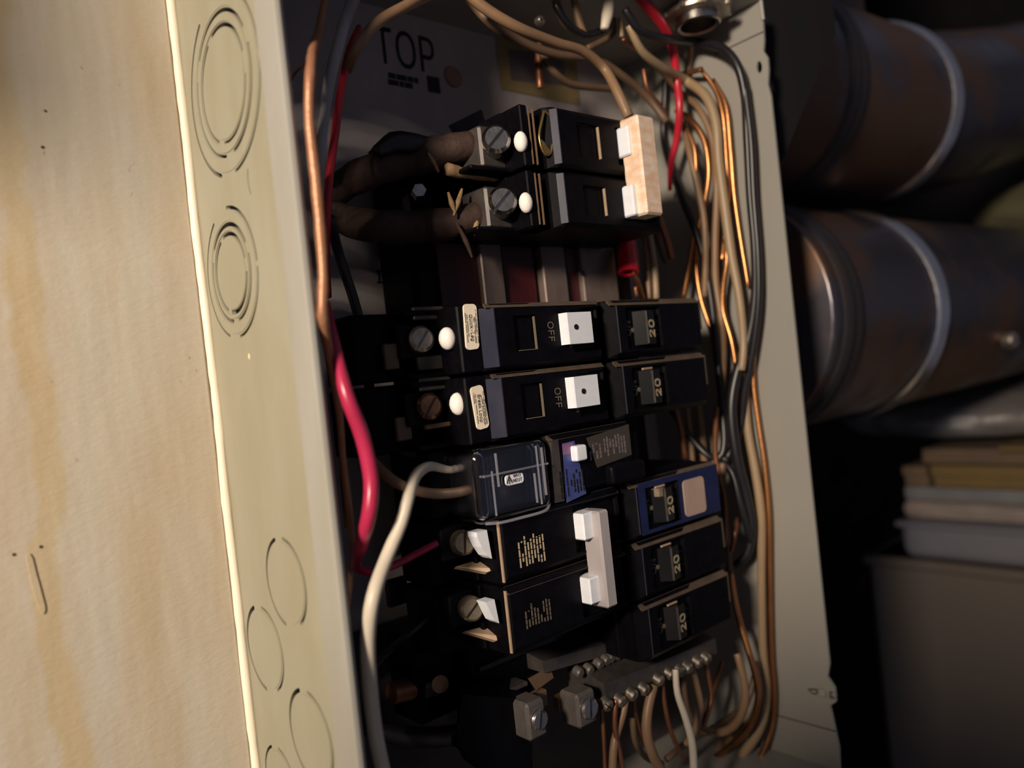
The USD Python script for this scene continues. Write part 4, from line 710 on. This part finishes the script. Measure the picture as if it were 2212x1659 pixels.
xb, xs_ = xon(2020, 660, yL-.070), xon(1815, 700, yL-.070)
tl, locl = ducts('lower_duct', 'lower round galvanised duct with rusty patches and a bright bead ring', [(x_start, yL, zL), (.6, yL, zL), (.9, yL-.005, zL+.004), (1.5, yL-.02, zL+.02)], .079, [xb-x_start-.012], [xs_-x_start])
q = at(2172, 735, yL-.074); part('duct_screw', screw(q, (-.2, -.97, -.1), .007, .008), 'zinc', tl, smooth=40)
up_ = deep(1900, 262, .70); yU, zU = up_[1], up_[2]
xb, xs_ = xon(2062, 215, yU-.070), xon(1862, 300, yU-.070)
tu, locu = ducts('upper_duct', 'upper round galvanised duct elbow with a bright bead ring, near the ceiling', [(x_start, yU, zU-.012), (.5, yU, zU-.004), (.62, yU, zU+.004), (.74, yU-.004, zU+.024), (.9, yU-.016, zU+.06), (1.4, yU-.05, zU+.18)], .073, [xb-x_start-.002], [xs_-x_start])
part('seam_band', lathe([(-.004, .074), (-.003, .0752), (.003, .0752), (.004, .074)], *locu(xs_-x_start-.07), 64), 'tape_band', tu, smooth=True)
P = [deep(x_, y_, d_) for x_, y_ in ((1600, -60), (1806, 70), (1694, 338), (1668, 380), (1620, 300)) for d_ in (.420, .430)]
P += [p+np.array([0, 0, .9-p[2]]) for p in P[:4]]
part('dark_plate', mf.Manifold.hull_points(np.array(P)), 'strap_steel', label='added dark plate for the black area left of the upper duct, beside the box', cat='dark plate')  # dark plate added to black out the area beside the duct
q = deep(1720, 20, .72); part('ceiling_joist', cbox(q[0]-.05, q[0]+.10, q[1]-.02, 1.28, q[2]-.01, .948, .004), 'joist_wood', label='dark brown wooden joist at the top right, above the ducts', cat='joist')
# cabinet and the clutter on it
X0 = .80
def face(px, py): return at(px, py, x=X0)
zc = face(2010, 1212)[2]; yf = face(1892, 1400)[1]
t = thing('metal_cabinet', 'tall brown-grey metal cabinet at the lower right, under the clutter', 'cabinet', (X0, yf, -1.5))
part('body', cbox(X0, X0+.55, yf-.62, yf, -1.5, zc, .006), 'cabinet_paint', t); part('top_lip', cbox(X0-.004, X0+.554, yf-.624, yf+.004, zc-.012, zc, .003), 'cabinet_paint', t)
def slab(nm, lab, cat, mt, l, t_, b_, zbase, r=None, c=.004, dx=0, ext=None):
    ya = face(l, (t_+b_)/2)[1]; h = abs(face(2050, t_)[2]-face(2050, b_)[2]); yb_ = yf-.60 if r is None else face(r, (t_+b_)/2)[1]
    return nm, lab, cat, mt, (X0+dx, X0+.40, yb_, ya, zbase, zbase+h), c
z = zc
stack = []
def put(nm, lab, cat, mt, l, t_, b_, r=None, c=.004, dx=.0, sub=None, keep=False):
    global z
    _, _, _, _, bb, c_ = slab(nm, lab, cat, mt, l, t_, b_, z, r, c, dx); th = thing(nm, lab, cat, (bb[0], bb[3], bb[4]))
    x0, x1, y0, y1, z0, z1 = bb; part(sub or 'body', rbox(x0, x1, y0, y1, z0, z1, min(c, .45*(z1-z0)), 12), mt, th, smooth=40)
    if not keep: z = z1
    return th, bb
th, bb = put('storage_bin', 'blue-grey plastic storage bin lying on the metal cabinet', 'bin', 'bin_plastic', 1942, 1108, 1198, c=.012)
part('bin_rim', cbox(bb[0]-.004, bb[1], bb[2], bb[3]+.003, bb[5]-.010, bb[5]-.003, .002), 'bin_plastic', th)
th, bb = put('newspaper_roll', 'rolled pale newspaper on top of the blue-grey bin', 'newspaper', 'newsprint', 1946, 1062, 1104, c=.014, dx=-.004)
part('loose_sheet', cbox(bb[0]-.002, bb[1], bb[2], bb[3]-.02, bb[4]+.004, bb[4]+.009, .001), 'newsprint', th)
th, bb = put('grey_folder', 'grey folder lying on the pale newspaper roll', 'folder', 'folder_grey', 1950, 1030, 1060, c=.003)
part('folder_tab', cbox(bb[0]-.003, bb[0]+.02, bb[2]+.1, bb[2]+.2, bb[5]-.006, bb[5]-.001, .001), 'folder_grey', th)
th, bb = put('card_box', 'small tan card box at the left end of the clutter, on the grey folder', 'box', 'brown_card', 1950, 984, 1028, r=2002, c=.003, keep=True)
part('lid', cbox(bb[0]-.002, bb[1], bb[2], bb[3]+.001, bb[5]-.010, bb[5]+.001, .001), 'brown_card', th)
th, bb = put('card_box', 'long yellow card box on the grey folder', 'box', 'yellow_card', 2012, 984, 1032, c=.003)
part('lid', cbox(bb[0]-.002, bb[1], bb[2], bb[3]+.001, bb[5]-.012, bb[5]+.001, .001), 'yellow_card', th)
z += .003
th, bb = put('cardboard_sheet', 'folded brown cardboard lying over the card boxes', 'cardboard', 'brown_card', 1996, 946, 980, c=.003, dx=-.01)
part('flap', cbox(bb[0]-.012, bb[0]+.05, bb[2]+.12, bb[3]-.08, bb[5]-.001, bb[5]+.004, .001), 'yellow_card', th)
qb = at(2150, 900, x=X0+.10); yk = qb[1]
V, Fc = (lambda m: (np.array(m.vertices), np.array(m.faces)))(trimesh.creation.icosphere(4, 1.0)); V = V*np.array([.14, .17, .042]); V = V*(1+.28*(meshkit.fbm(V*22, 4)[:, None]-.5)); V[:, 2] = np.maximum(V[:, 2], -.018)
part('plastic_bag', (V+np.array([X0+.15, yk+.02, z+.026]), Fc), 'plastic_bag', smooth=True, label='crumpled grey plastic bag on top of the clutter, below the lower duct', cat='bag')
V, Fc = (lambda m: (np.array(m.vertices), np.array(m.faces)))(trimesh.creation.icosphere(3, 1.0)); V = V*np.array([.05, .08, .035]); V = V*(1+.3*(meshkit.fbm(V*40, 3)[:, None]-.5)); q = at(2200, 470, yL)
part('olive_cloth', (V+np.array([q[0]+.03, yL-.02, zL+.079+.031]), Fc), 'olive_cloth', smooth=True, label='olive cloth lying on the lower duct at the right edge', cat='cloth')
